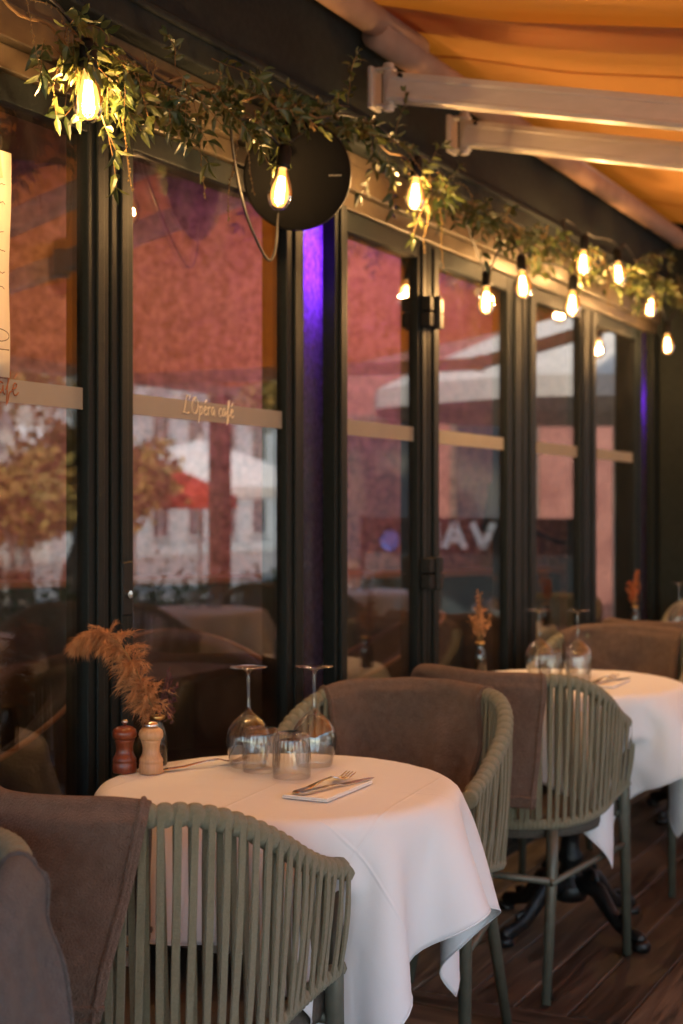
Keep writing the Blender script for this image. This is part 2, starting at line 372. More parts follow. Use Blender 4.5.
def plank_mesh(name, mtl, items, thick=.03, top=0.0):
    mb = MB(); tones = []
    for (x0, x1, y0, y1) in items:
        b = .0025; z = top + random.uniform(-.0012, .0004)
        vs = [(x0,y0,z-thick),(x1,y0,z-thick),(x1,y1,z-thick),(x0,y1,z-thick),(x0,y0,z-b),(x1,y0,z-b),(x1,y1,z-b),(x0,y1,z-b),
              (x0+b,y0+b,z),(x1-b,y0+b,z),(x1-b,y1-b,z),(x0+b,y1-b,z)]
        fs = [(0,1,5,4),(1,2,6,5),(2,3,7,6),(3,0,4,7),(4,5,9,8),(5,6,10,9),(6,7,11,10),(7,4,8,11),(8,9,10,11)]
        mb.add(vs, fs); t = random.random(); tones += [t]*9
    o = mb.build(name, mtl); at = o.data.attributes.new('tone', 'FLOAT', 'FACE'); at.data.foreach_set('value', tones)
    return tag(o, kind='structure')
items = []; x = -1.98; 
while x < 1.9:
    wd = .14
    y = 3.452
    while y < 11.0:
        y2 = min(11.0, y + random.uniform(1.4, 2.6)); items.append((x+.002, x+wd-.002, y+.0015, y2-.0015)); y = y2
    x += wd+.001
cross = []; y = -2.0
while y < 3.44:
    cross.append((-1.98, 1.9, y+.002, min(y+.139, 3.448))); y += .141
deck = plank_mesh('deck', M['plankY'], items); plank_mesh('deck_border', M['plankX'], cross)
tag(MB().box(-2.0,1.92,-2.02,11.02,-.44,-.034).build('deck_base', M['black']), kind='structure')

# room behind the glass
tag(MB().box(-7.0,-1.99,-1.0,9.0,-.05,.0).build('interior_floor', M['wainscot']), kind='structure')
tag(MB().box(-7.0,-2.0,-1.0,9.0,2.80,2.86).build('ceiling', M['ceiling']), kind='structure')
# slanting stucco wall at the back of the room and its end walls
A_ = Vector((-5.2, 3.35, 0)); B_ = Vector((-1.99, 7.94, 0)); d_ = (B_-A_).normalized(); nrm = Vector((d_.y, -d_.x, 0))
def wallbox(mb, p, q, z0, z1, t0, t1):
    d = (q-p).normalized(); n_ = Vector((d.y, -d.x, 0))
    c = [p+n_*t0, q+n_*t0, q+n_*t1, p+n_*t1]
    vs = [v+Vector((0,0,z0)) for v in c]+[v+Vector((0,0,z1)) for v in c]
    mb.add(vs, [(3,2,1,0),(4,5,6,7),(0,1,5,4),(1,2,6,5),(2,3,7,6),(3,0,4,7)])
mb = MB(); wallbox(mb, A_, B_, .0, 2.80, -.1, 0); tag(mb.build('interior_wall', M['stucco']), kind='structure')
mb = MB(); wallbox(mb, Vector((-5.25,-1,0)), Vector((-5.25,3.42,0)), 0, 2.80, -.1, 0); tag(mb.build('interior_wall', M['stucco']), kind='structure')
mb = MB(); wallbox(mb, Vector((-2.0,-1.0,0)), Vector((-5.3,-1.0,0)), 0, 2.80, -.1, 0); tag(mb.build('interior_wall', M['stucco']), kind='structure')

# banquette along the stucco wall
bq = empty('banquette', (0,0,0), label='long dark green banquette with oak top rail below the stucco wall inside', cat='banquette')
mb = MB(); wallbox(mb, A_+d_*.1, B_-d_*.9, .42, .93, .02, .16); mb.build('backrest', M['wainscot'], bq, bevel=.01)
mb = MB(); wallbox(mb, A_+d_*.1, B_-d_*.9, .02, .42, .02, .55); mb.build('seat', M['wainscot'], bq, bevel=.02)
mb = MB(); wallbox(mb, A_+d_*.1, B_-d_*.85, .932, .962, .01, .19); mb.build('top_rail', M['ledge'], bq, bevel=.004)

# facade above and beside the doors
mb = MB(); mb.box(-2.3,-1.86,-9,7.6,2.704,5.2); mb.box(-2.3,-1.86,-9,-.32,-.45,2.702); mb.box(-2.3,-1.86,7.602,9.4,-.45,5.2)
tag(mb.build('restaurant_wall', M['ext_wall']), 'plain plaster wall of the restaurant above and beside the glass doors', 'wall')
mb = MB(); mb.box(-1.975,-1.845,-.3,7.02,2.135,2.185); mb.box(-1.975,-1.825,-.3,7.02,2.187,2.26); mb.box(-1.975,-1.838,-.3,7.02,2.262,2.30)
tag(mb.build('door_lintel', M['bronze'], bevel=.004), 'bronze painted lintel running over all the glass doors', 'lintel')
mb = MB(); mb.box(-1.975,-1.79,-.3,7.05,2.302,2.70); mb.box(-1.79,-1.775,-.3,7.05,2.36,2.38)
tag(mb.build('header_beam', M['frame2'], bevel=.006), 'wide dark painted beam between the door lintel and the awning', 'beam')
mb = MB(); mb.box(-1.99,-1.845,-.3,7.02,-.02,.028)
tag(mb.build('door_sill', M['frame'], bevel=.003), 'dark metal sill running under all the glass doors', 'sill')
mb = MB(); mb.box(-1.98,-1.66,7.06,7.6,-.0,2.75); mb.box(-1.66,-1.645,7.12,7.54,.05,2.7)
tag(mb.build('end_pillar', M['frame2'], bevel=.008), 'broad dark green pillar closing the far end of the glass front', 'pillar')

# ------------------------------------------------------------------ glass doors
XF, XB, XG = -1.85, -1.91, -1.866
def hinge(y, z, parent):
    mb = MB(); mb.box(XF+.0005, XF+.034, y-.058, y+.050, z-.048, z-.003); mb.box(XF+.0005, XF+.034, y-.058, y+.050, z+.003, z+.048)
    mb.tube([(XF+.036, y-.003, z-.052), (XF+.036, y-.003, z+.052)], .011, 10)
    return mb.build('hinge', M['black'], parent, bevel=.002)
# handwriting: strokes in a unit box, joined into ribbons
GLY = {
 'L': ([[(.55,.95),(.42,1.0),(.34,.8),(.25,.45),(.12,.08),(.02,.04),(.1,.12),(.35,.02),(.6,.08)]], .6),
 "'": ([[(.1,1.0),(.04,.78)]], .22),
 'O': ([[(.42,.95),(.15,.8),(.03,.4),(.16,.05),(.45,.05),(.66,.4),(.6,.8),(.4,.96),(.3,.75),(.5,.7)]], .74),
 'p': ([[(.02,.4),(.12,.5),(.05,.0),(-.02,-.4)],[(.1,.35),(.25,.52),(.38,.38),(.3,.08),(.1,.04)]], .44),
 'e': ([[(.02,.25),(.22,.3),(.3,.45),(.16,.52),(.05,.3),(.1,.05),(.25,.02),(.38,.15)]], .38),
 'r': ([[(.02,.4),(.1,.52),(.08,.02)],[(.08,.3),(.2,.5),(.32,.46)]], .36),
 'a': ([[(.32,.45),(.16,.52),(.03,.28),(.1,.04),(.26,.12),(.34,.45),(.32,.1),(.42,.04)]], .46),
 'c': ([[(.32,.42),(.2,.52),(.04,.3),(.1,.04),(.28,.04),(.38,.14)]], .38),
 'f': ([[(.02,.2),(.25,.7),(.3,.95),(.2,.98),(.14,.6),(.06,-.3),(.02,-.42),(.16,-.2),(.2,.1),(.36,.18)]], .36),
 ' ': ([], .3),
 'E': ([[(.02,.25),(.22,.3),(.3,.45),(.16,.52),(.05,.3),(.1,.05),(.25,.02),(.38,.15)],[(.14,.66),(.3,.86)]], .38),
}
def script_text(text, y0, z0, size, x, w_=.0015, slope=0):
    mb = MB(); cur = 0
    for ch in text:
        st, adv = GLY[ch]
        for pl in st:
            P = [Vector((x, y0+(cur+px)*size, z0+pz*size+slope*(cur+px)*size)) for px, pz in pl]
            # chaikin smoothing
            for _ in range(2):
                Q = [P[0]]
                for a, b in zip(P, P[1:]): Q += [a.lerp(b,.25), a.lerp(b,.75)]
                P = Q+[P[-1]]
            mb.tube(P, w_, 4, flat=(1,1))
        cur += adv
    return mb
def glass_door(y0, y1, label, s0=.08, s1=.08, hinges=(), band=True, text=None):
    o = empty('glass_door', (XF, (y0+y1)/2, .03), label=label, cat='glass door', group='glass doors along the terrace')
    inv = Matrix.Translation(-o.location)
    def put(b, nm, mt, par=o, **k):
        ob = b.build(nm, mt, par, **k)
        if par is o: ob.data.transform(inv)
        return ob
    mb = MB()
    for a, b in ((y0, y0+s0), (y1-s1, y1)):
        mb.box(XB, XF, a, b, .032, 2.132)
        c = (a+b)/2
        mb.box(XF+.0005, XF+.007, c-.012, c+.012, .04, 2.12)            # raised profile line
    mb.box(XB, XF-.001, y0+s0, y1-s1, 2.075, 2.131); mb.box(XB, XF-.001, y0+s0, y1-s1, .033, .15)
    mb.box(XG-.012, XG+.010, y0+s0, y0+s0+.006, .15, 2.075)             # glazing bead
    put(mb, 'door_frame', M['frame'], bevel=.0025)
    mb = MB(); mb.box(XG-.006, XG, y0+s0-.004, y1-s1+.004, .148, 2.077); put(mb, 'pane', M['pane'])
    if band:
        mb = MB(); mb.box(XG+.001, XG+.002, y0+s0+.001, y1-s1-.001, 1.490, 1.536); bd = put(mb, 'frosted_band', M['decal'])
        if text:
            t, ty, size, mt = text
            tb = script_text(t, ty, 1.5035, size, XG+.003); tb.build('lettering', mt, bd).data.transform(inv)
    for hy, hz in hinges:
        hinge(hy, hz, o).data.transform(inv)
    return o, inv
glass_door(.52, 1.40, 'glass door nearest the camera, left of the one with the paper menu')
D0, _ = glass_door(1.42, 2.50, 'glass door with the cream paper menu taped inside its upper half', .08, .072, text=("L'OpEra cafE", 1.955, .052, M['decal_letter']))
D1, I1 = glass_door(2.51, 3.375, 'glass door with a black keyhole plate and L\'Opera cafe on its band', .08, .095, text=("L'OpEra cafE", 2.805, .045, M['decal_letter2']))
D2, _ = glass_door(3.608, 4.200, 'narrow glass door right of the purple lit panel', .002, .075, hinges=((4.205,1.906),(4.205,1.069)))
D3, _ = glass_door(4.206, 5.085, 'glass door just right of the black block hinges', .092, .155)
D4, _ = glass_door(5.10, 5.885, 'glass door behind the wine glasses of the second table', .15, .085)
D5, _ = glass_door(5.895, 6.76, 'farthest glass door, at the end of the glass front', .135, .11)
glass_door(-.28, .50, 'glass door beside the camera at the near end of the glass front')
# keyhole plate
mb = MB(); mb.box(XF+.0005, XF+.009, 2.538, 2.578, 1.045, 1.165); lk = mb.build('lock_plate', M['black'], D1, bevel=.012); lk.data.transform(I1)
mb = MB(); mb.lathe([(.0,.0),(.0085,.0),(.0085,.006),(.0,.0062)], 16); k_ = mb.build('lock_cylinder', M['chrome'], lk)
k_.data.transform(I1 @ Matrix.Translation((XF+.009,2.558,1.092)) @ Matrix.Rotation(PI/2,4,'Y'))
# posts between the leaves
mb = MB(); mb.box(-1.95,-1.835,3.53,3.606,.03,2.134); mb.box(-1.835,-1.826,3.55,3.586,.03,2.134)
tag(mb.build('door_post', M['frame'], bevel=.003), 'slim dark post between the purple panel and the narrow door', 'post')
mb = MB(); mb.box(-1.95,-1.838,6.93,7.045,.03,2.134); tag(mb.build('door_post', M['frame'], bevel=.003), 'dark post at the far end beside the green pillar', 'post')
# purple lit frosted strips
def strip(y0, y1, label, pw):
    o = empty('light_panel', (-1.88,(y0+y1)/2,.03), label=label, cat='light panel')
    inv = Matrix.Translation(-o.location)
    mb = MB(); mb.box(-1.880,-1.874,y0,y1,.033,2.132); mb.build('diffuser', M['frosted'], o).data.transform(inv)
    mb = MB(); mb.box(-1.99,-1.975,y0+.001,y1-.001,.033,2.132); mb.build('backing', M['frame'], o).data.transform(inv)
    mb = MB(); mb.box(-1.972,-1.950,y0+.02,y1-.02,*((1.86,2.08) if pw else (1.78,1.80))); mb.build('led_strip', M['purple_led'], o).data.transform(inv)
    mb = MB(); mb.box(-1.974,-1.884,y0-.012,y0-.001,.033,2.13); mb.box(-1.974,-1.884,y1+.001,y1+.002,.033,2.13); mb.build('side_cheek', M['frame'], o).data.transform(inv)
    return o
strip(3.388, 3.528, 'frosted panel glowing purple under the round black speaker', 1)
strip(6.775, 6.925, 'dim frosted purple panel at the far end of the doors', 0)

# menu paper taped behind/on the glass
mp_ = empty('menu_sheet', (XG+.004, 2.06, 1.56), label='cream sheet of paper with handwriting taped on the first glass pane', cat='menu')
mb = MB(); vs = []; fs = []
for i in range(9):
    for j in range(13):
        yy = -.18+.308*i/8; zz = -.022+.44*j/12
        vs.append((.002+.006*sstep(.5,1,i/8)*sstep(.6,1,j/12)+.0015*math.sin(j*.9)+.001, yy - .004*sstep(.0,1,j/12)*0, zz))
for i in range(8):
    for j in range(12): a = i*13+j; fs.append((a, a+13, a+14, a+1))
mb.add(vs, fs); sh = mb.build('sheet', M['paper'], mp_, smooth=True)
so_ = sh.modifiers.new('t', 'SOLIDIFY'); so_.thickness = .0006
rnd = random.Random(3)
for z in (.35,.315,.26,.22,.18,.15):
    mb = MB(); P = []; y = -.15
    while y < .108:
        P.append((.0105, y, z+rnd.uniform(-.0035,.0045))); y += rnd.uniform(.004,.009)
    mb.tube(P, .0008, 4); mb.build('handwriting', M['ink'], mp_)
mb = MB(); P = [(.0105, .088+.030*math.cos(a), .058+.012*math.sin(a)) for a in [k*2*PI/20 for k in range(20)]]; mb.tube(P, .0008, 4, closed=True); mb.build('drawn_fish', M['ink'], mp_)
mb = MB(); mb.tube([(.0105,.06,.030),(.0105,.118,.031)], .0009, 4); mb.build('underline', M['ink'], mp_)
mb = MB(); mb.box(.011,.0115,.085,.103,.33,.43, Matrix.Translation((0,0,0)) @ Matrix.Rotation(.18,4,'X') @ Matrix.Translation((0,.06,.01))); mb.build('tape', mat('tape',(.52,.42,.25),.4), mp_)

# ------------------------------------------------------------------ awnings
def awning(y0, y1, zoff, label):
    o = empty('awning', (-1.75, (y0+y1)/2, 2.63+zoff), label=label, cat='awning', group='orange awnings over the terrace')
    inv = Matrix.Translation(-o.location)
    def put(b, nm, mt, par=o, **k): ob = b.build(nm, mt, par, **k); ob.data.transform(inv); return ob
    mb = MB(); mb.tube([(-1.735,y0,2.64+zoff),(-1.735,y1,2.64+zoff)], .042, 24); put(mb, 'roller_tube', M['tube'], smooth=True)
    # cloth: falls outwards and sags a little between the roller and the front bar
    mb = MB(); nx, ny = 26, int((y1-y0)/.12); vs = []; fs = []
    for i in range(nx+1):
        for j in range(ny+1):
            u = i/nx; yy = y0+(y1-y0)*j/ny; xx = lerp(-1.852, 1.62, u)
            z = 2.690+zoff*sstep(-1.8,-1.3,xx)-.158*(xx+1.72) - .035*math.sin(PI*u) + .006*math.sin(yy*5.2+1.5*math.sin(xx))*math.sin(PI*u)
            z += .010*abs(math.sin(PI*(yy-y0)/1.2))
            vs.append((xx, yy, z))
    for i in range(nx):
        for j in range(ny): a = i*(ny+1)+j; fs.append((a, a+ny+1, a+ny+2, a+1))
    mb.add(vs, fs); c = put(mb, 'awning_cloth', M['awning'], smooth=True); q = c.modifiers.new('t','SOLIDIFY'); q.thickness = .0015
    # sewn seams every 1.2 m
    mb = MB(); yy = y0+.55
    while yy < y1-.2:
        P = []
        for i in range(nx+1):
            u = i/nx; xx = lerp(-1.852,1.62,u)
            z = 2.690+zoff*sstep(-1.8,-1.3,xx)-.158*(xx+1.72)-.035*math.sin(PI*u)+.006*math.sin(yy*5.2+1.5*math.sin(xx))*math.sin(PI*u)+.010*abs(math.sin(PI*(yy-y0)/1.2))
            P.append((xx, yy, z-.004))
        mb.tube(P, .009, 6, flat=(1,.25)); yy += 1.2
    put(mb, 'seam', M['awning'], c)
    mb = MB(); mb.box(1.58,1.66,y0,y1,2.095+zoff,2.165+zoff); put(mb, 'front_bar', M['alu'], bevel=.01)
    return o, inv, put
def folding_arm(put, o, p0, p1, p2):
    """upper arm from the wall bracket to the elbow, forearm back out to the front bar"""
    p0, p1, p2 = Vector(p0), Vector(p1), Vector(p2)
    def bar(a, b, h, w, mtl, par, nm):
        d = (b-a); L_ = d.length; q = d.to_track_quat('X','Z').to_matrix().to_4x4(); mtx = Matrix.Translation(a) @ q
        mb = MB(); mb.box(0, L_, -w/2, w/2, -h/2, h/2, mtx)
        mb.box(.01, L_-.01, -w/2-.0025, w/2+.0025, h*.22, h*.40, mtx)    # raised rib of the extrusion
        mb.box(.01, L_-.01, -w/2-.0025, w/2+.0025, -h*.44, -h*.30, mtx)
        return put(mb, nm, mtl, par, bevel=.003)
    a = bar(p0, p1, 0.078, .044, M['alu'], o, 'folding_arm')
    bar(p1-Vector((0,0,.004)), p2, .080, .040, M['alu'], o, 'folding_arm')
    mb = MB(); mb.box(p0.x-.05, p0.x-.035, p0.y-.032, p0.y+.032, p0.z-.058, p0.z+.058)
    mb.box(p0.x-.034, p0.x+.018, p0.y-.020, p0.y+.020, p0.z+.046, p0.z+.054); mb.box(p0.x-.034, p0.x+.018, p0.y-.020, p0.y+.020, p0.z-.054, p0.z-.046)
    mb.tube([p0+Vector((-.0,0,-.066)), p0+Vector((-.0,0,.066))], .016, 12); put(mb, 'bracket', M['alu'], o, bevel=.006)
    mb = MB(); mb.tube([p0+Vector((.045,-.027,.022)), p0+Vector((.045,.027,.022))], .006, 10); put(mb, 'bolt', M['black'], a)
    mb = MB(); mb.tube([p1+Vector((0,0,-.05)), p1+Vector((0,0,.05))], .032, 16); put(mb, 'elbow', M['alu'], o, bevel=.003)
o1, i1, put1 = awning(-2.6, 3.86, 0, 'nearer orange awning lit from above, over the first table')
folding_arm(put1, o1, (-1.68,3.55,2.44), (-.30,3.82,2.20), (1.58,3.0,2.12))
folding_arm(put1, o1, (-1.68,-1.6,2.44), (-.30,-2.1,2.20), (1.58,-1.2,2.12))
o2, i2, put2 = awning(3.58, 8.75, -.035, 'farther orange awning hung slightly lower, over the distant tables')
folding_arm(put2, o2, (-1.68,4.10,2.44), (-.40,4.22,2.185), (1.58,5.1,2.10))
folding_arm(put2, o2, (-1.68,8.2,2.44), (-.40,8.4,2.185), (1.58,7.6,2.10))
# posts carrying the awning edge
for k, y in enumerate((3.9, 8.6)):
    mb = MB(); mb.box(1.60,1.72,y-.06,y+.06,0,2.06); mb.box(1.58,1.74,y-.08,y+.08,0,.12)
    tag(mb.build('awning_post', M['post_wood'], bevel=.006), ('wooden post at the terrace edge nearer the camera','wooden post at the terrace edge, mirrored in the second pane')[k], 'post', 'posts along the terrace edge')

mb = MB(); mb.box(-1.84,1.7,-2.0,-1.94,.0,1.02)  # unseen screen added behind the camera to hold back low frontal daylight
for xx in (-1.84,-.66,.52,1.64): mb.box(xx,xx+.06,-2.01,-1.93,1.02,2.34)
mb.box(-1.84,1.7,-2.01,-1.93,2.342,2.42)
tag(mb.build('light_blocking_screen', M['planter'], bevel=.004), 'dark waist high panelled screen added out of view to block light at the near end of the terrace', 'screen')
# ------------------------------------------------------------------ chairs
CA = .272                      # radius of the tub
SA = CA*PI/2                   # arc length of the quarter
def tub(s, a=CA):
    """plan curve of the tub in chair space (faces +Y): returns point and outward normal"""
    sg = 1 if s >= 0 else -1; q = abs(s)
    if q <= SA: th = q/CA; return Vector((sg*a*math.sin(th), -a*math.cos(th), 0)), Vector((sg*math.sin(th), -math.cos(th), 0))
    return Vector((sg*a, q-SA, 0)), Vector((sg, 0, 0))
SEND = SA+.20
def rim_z(s): return 0.826-.155*sstep(.20, SEND, abs(s))
def low_z(s): return .447+.048*sstep(.20, SEND, abs(s))
def make_chair():
    o = empty('rope_armchair')
    rt = random.Random(11)
    SS = [SEND*(-1+2*i/72) for i in range(73)]
    # top rail wrapped with cord: a ridged tube
    pts = []; rad = []
    n = 700
    for i in range(n+1):
        s = SEND*(-1+2*i/n); p, nn = tub(s); z = rim_z(s)
        e = sstep(SEND-.03, SEND, abs(s)); pts.append(p+Vector((0, e*.004, z-e*.012)))
        ph = (s/.0226) % 1.0
        rad.append(.0150+.0046*(1-abs(2*ph-1)**3))
    mb = MB(); mb.tube(pts, rad, 10); mb.build('top_rail', M['rope'], o, smooth=True)
    # lower rail, whipped with cord
    pts = []; rad = []
    for i in range(n+1):
        s = SEND*(-1+2*i/n); p, nn = tub(s, CA-.012); pts.append(p+Vector((0,0,low_z(s)))); ph = (s/.0125) % 1.0
        rad.append(.0125+.0028*math.sqrt(max(0, 1-(2*ph-1)**2)))
    mb = MB(); mb.tube(pts, rad, 8); mb.build('seat_rail', M['rope'], o, smooth=True)
    # cords: flat straps, an outer and an inner layer, a bit uneven
    mb = MB(); ns = 50
    for lay in (0, 1):
        for i in range(ns):
            s = SEND*(-1+2*(i+.5+.10*lay)/ns)*.985
            ds = rt.uniform(-.007,.007) + (.009 if lay else -.005)
            off = (.0165 if lay == 0 else -.0145)
            m_ = 9; wv = .0057 if lay == 0 else .0050; bow = rt.uniform(.0,.006)*(1 if lay == 0 else -.8)
            va = []
            for k in range(m_+1):
                u = k/m_; st = s+ds*u; p, nn = tub(st, CA-.012*u); zt = rim_z(s)+.004; zb = low_z(st)-.004
                t = Vector((-nn.y, nn.x, 0)); tw = rt.uniform(-.10,.10)
                oo = off*(1-.35*u)+bow*math.sin(PI*u)
                c = p+nn*oo+Vector((0,0,lerp(zt, zb, u)))
                wd = wv*(1+.12*math.sin(PI*u)+rt.uniform(-.04,.04)); th = .0022
                a = t*wd+nn*(wd*tw); b = nn*th
                va += [c-a-b, c+a-b, c+a*.9+b, c-a*.9+b]
            fs = []
            for k in range(m_):
                for q in range(4): fs.append((k*4+q, k*4+(q+1)%4, (k+1)*4+(q+1)%4, (k+1)*4+q))
            mb.add(va, fs)
    mb.build('woven_back', M['rope'], o, smooth=False)
    # seat
    mb = MB(); ring = [tub(SEND*(-1+2*i/28), .238)[0] for i in range(29)]
    ring = ring[:] ; ring[0].y = ring[-1].y = .23
    ring = [Vector((p.x, p.y, 0)) for p in ring]+[Vector((.235*math.cos(a), .235+.03*math.sin(a), 0)) for a in [PI*k/8 for k in range(1,8)]]
    N = len(ring); vs = []; fs = []
    for sc, z in ((.90,.40),(.985,.405),(1,.42),(1,.445),(.965,.462),(.8,.470),(.3,.468)):
        vs += [Vector((p.x*sc, (p.y-.02)*sc+.02, z)) for p in ring]
    for r in range(6):
        for k in range(N): fs.append((r*N+k, r*N+(k+1)%N, (r+1)*N+(k+1)%N, (r+1)*N+k))
    fs += [tuple(range(N-1,-1,-1)), tuple(6*N+k for k in range(N))]
    mb.add(vs, fs); mb.build('seat', M['seat'], o, smooth=True)
    for sg in (-1, 1):
        mb = MB(); mb.tube([(sg*.170,-.185,.445),(sg*.176,-.205,.33),(sg*.192,-.300,.006)], [.0165,.016,.0125], 14); mb.build('leg', M['chair_metal'], o, smooth=True)
        mb = MB(); mb.tube([(sg*.258,.185,.655),(sg*.258,.185,.44),(sg*.262,.20,.006)], [.0155,.0165,.0125], 14); mb.build('leg', M['chair_metal'], o, smooth=True)
        mb = MB(); mb.tube([(sg*.182,-.232,.30),(sg*.259,.19,.325)], .0095, 10); mb.build('stretcher', M['chair_metal'], o, smooth=True)
    mb = MB(); mb.tube([(-.180,-.232,.305),(.180,-.232,.305)], .0095, 10); mb.build('stretcher', M['chair_metal'], o, smooth=True)
    mb = MB(); mb.tube([(-.258,.19,.41),(.258,.19,.41)], .012, 10); mb.build('seat_frame', M['chair_metal'], o, smooth=True)
    return o
chair0 = make_chair()

def blanket(name, base, rz, s0, s1, inner, outer, skew0=0, skew1=0, seed=1, mtl=None, label='', group='fleece blankets over the chair backs', wav=.015, flip=0):
    """fleece folded over the rim: v<0 hangs inside, v>0 hangs outside"""
    nu, nv = 56, 70; vs = []; fs = []; rim = .0225; ln = inner+PI*rim+outer; rs = random.Random(seed); ph = [rs.uniform(0,6.28) for _ in range(6)]
    for i in range(nu+1):
        u = i/nu
        for j in range(nv+1):
            v = -inner-PI*rim/2 + ln*j/nv
            over = max(0, abs(v)-PI*rim/2)
            lo0 = s0+skew0*max(0, v); hi0 = s1+skew1*max(0, v)
            s = lerp(lo0, hi0, u); sc = max(-SEND, min(SEND, s)); p, nn = tub(sc)
            t = Vector((-nn.y, nn.x, 0)); zr = rim_z(sc)+.003*math.sin(u*9+ph[0])
            an = max(-PI/2, min(PI/2, v/rim)); sg = 1 if v > 0 else -1
            f = wav*sstep(0,.20,over)*(1.1+math.sin(u*8.5+ph[1]+over*5)+.6*math.sin(u*17+ph[2]-over*7))
            f += .022*noise.noise(Vector((u*2.6+v*3, v*6, seed*3.1))) + .008*noise.noise(Vector((u*7-v*9, v*14, seed*1.7)))
            fo = (rim+.001)*math.sin(an) + (sg*(.003+.020*sstep(0,.3,over)) + (f if sg > 0 else -f) if over > 0 else 0)
            if sg > 0: fo = max(fo, .020+.002) if over > .02 else fo
            else: fo = min(fo, -.020) if over > .02 else fo
            edge = sstep(.90,1,u)+sstep(.90,1,1-u)
            z = zr+(rim+.004)*math.cos(an)-over + edge*(-.004)
            z += .0035*noise.noise(Vector((u*6, v*5, seed)))
            pt = p+nn*fo+t*(.006*noise.noise(Vector((u*2, v*6, seed+5))))
            # sagging past the rim's end
            vs.append((pt.x, pt.y, z))
    for i in range(nu):
        for j in range(nv): a = i*(nv+1)+j; fs.append((a, a+nv+1, a+nv+2, a+1))
    mb = MB(); mb.add(vs, fs); o = mb.build(name, mtl or M['fleece'], smooth=True)
    so = o.modifiers.new('t','SOLIDIFY'); so.thickness = .009; so.offset = 1 if flip == 0 else -1
    ss = o.modifiers.new('s','SUBSURF'); ss.levels = ss.render_levels = 1
    # stitched hem along the two ends and the side
    hm = MB()
    for j in (2, nv-3):
        hm.tube([Vector(vs[i*(nv+1)+j]) for i in range(nu+1)], .0052, 6)
    for i in (1, nu-1):
        hm.tube([Vector(vs[i*(nv+1)+j]) for j in range(nv+1)], .0045, 6)
    h = hm.build('hem', mtl or M['fleece'], o, smooth=True)
    o.location = base; o.rotation_euler = (0,0,rz)
    return tag(o, label, 'blanket', group)

# ------------------------------------------------------------------ table
def make_table():
    o = empty('bistro_table')
    mb = MB(); mb.lathe([(0,.720),(.332,.720),(.338,.725),(.338,.738),(.332,.743),(0,.743)], 64); mb.build('tabletop', M['wood_top'], o, smooth=False)
    mb = MB(); mb.lathe([(0,.72),(.13,.72),(.13,.712),(.035,.69),(.026,.66),(.025,.50),(.034,.485),(.034,.47),(.025,.455),(.024,.36),(.036,.345),(.044,.32),(.036,.295),
                         (.028,.28),(.030,.24),(.040,.225),(.040,.21),(.030,.20),(.034,.16),(.052,.14),(.060,.115),(.045,.09),(.0,.085)], 24); mb.build('column', M['iron'], o, smooth=True)
    for k in range(4):
        a = PI/4+k*PI/2; R_ = Matrix.Rotation(a, 4, 'Z')
        P = [R_ @ Vector(q) for q in ((.02,0,.13),(.07,0,.15),(.115,0,.135),(.16,0,.085),(.195,0,.055),(.235,0,.042),(.27,0,.030),(.285,0,.022))]
        mb = MB(); mb.tube(P, [.026,.028,.026,.022,.020,.019,.024,.018], 12, flat=(.8,1.1))
        mb.tube([R_ @ Vector(q) for q in ((.27,0,.022),(.278,0,.010),(.278,0,0.001))], [.026,.030,.026], 12)
        mb.tube([R_ @ Vector(q) for q in ((.06,0,.18),(.09,0,.19),(.11,0,.17),(.10,0,.15))], [.008,.010,.010,.006], 8)
        mb.tube([R_ @ Vector(q) for q in ((.18,0,.065),(.205,0,.085),(.225,0,.075),(.22,0,.058))], [.006,.009,.009,.006], 8)
        mb.build('foot', M['iron'], o, smooth=True)
    return o
table0 = make_table()

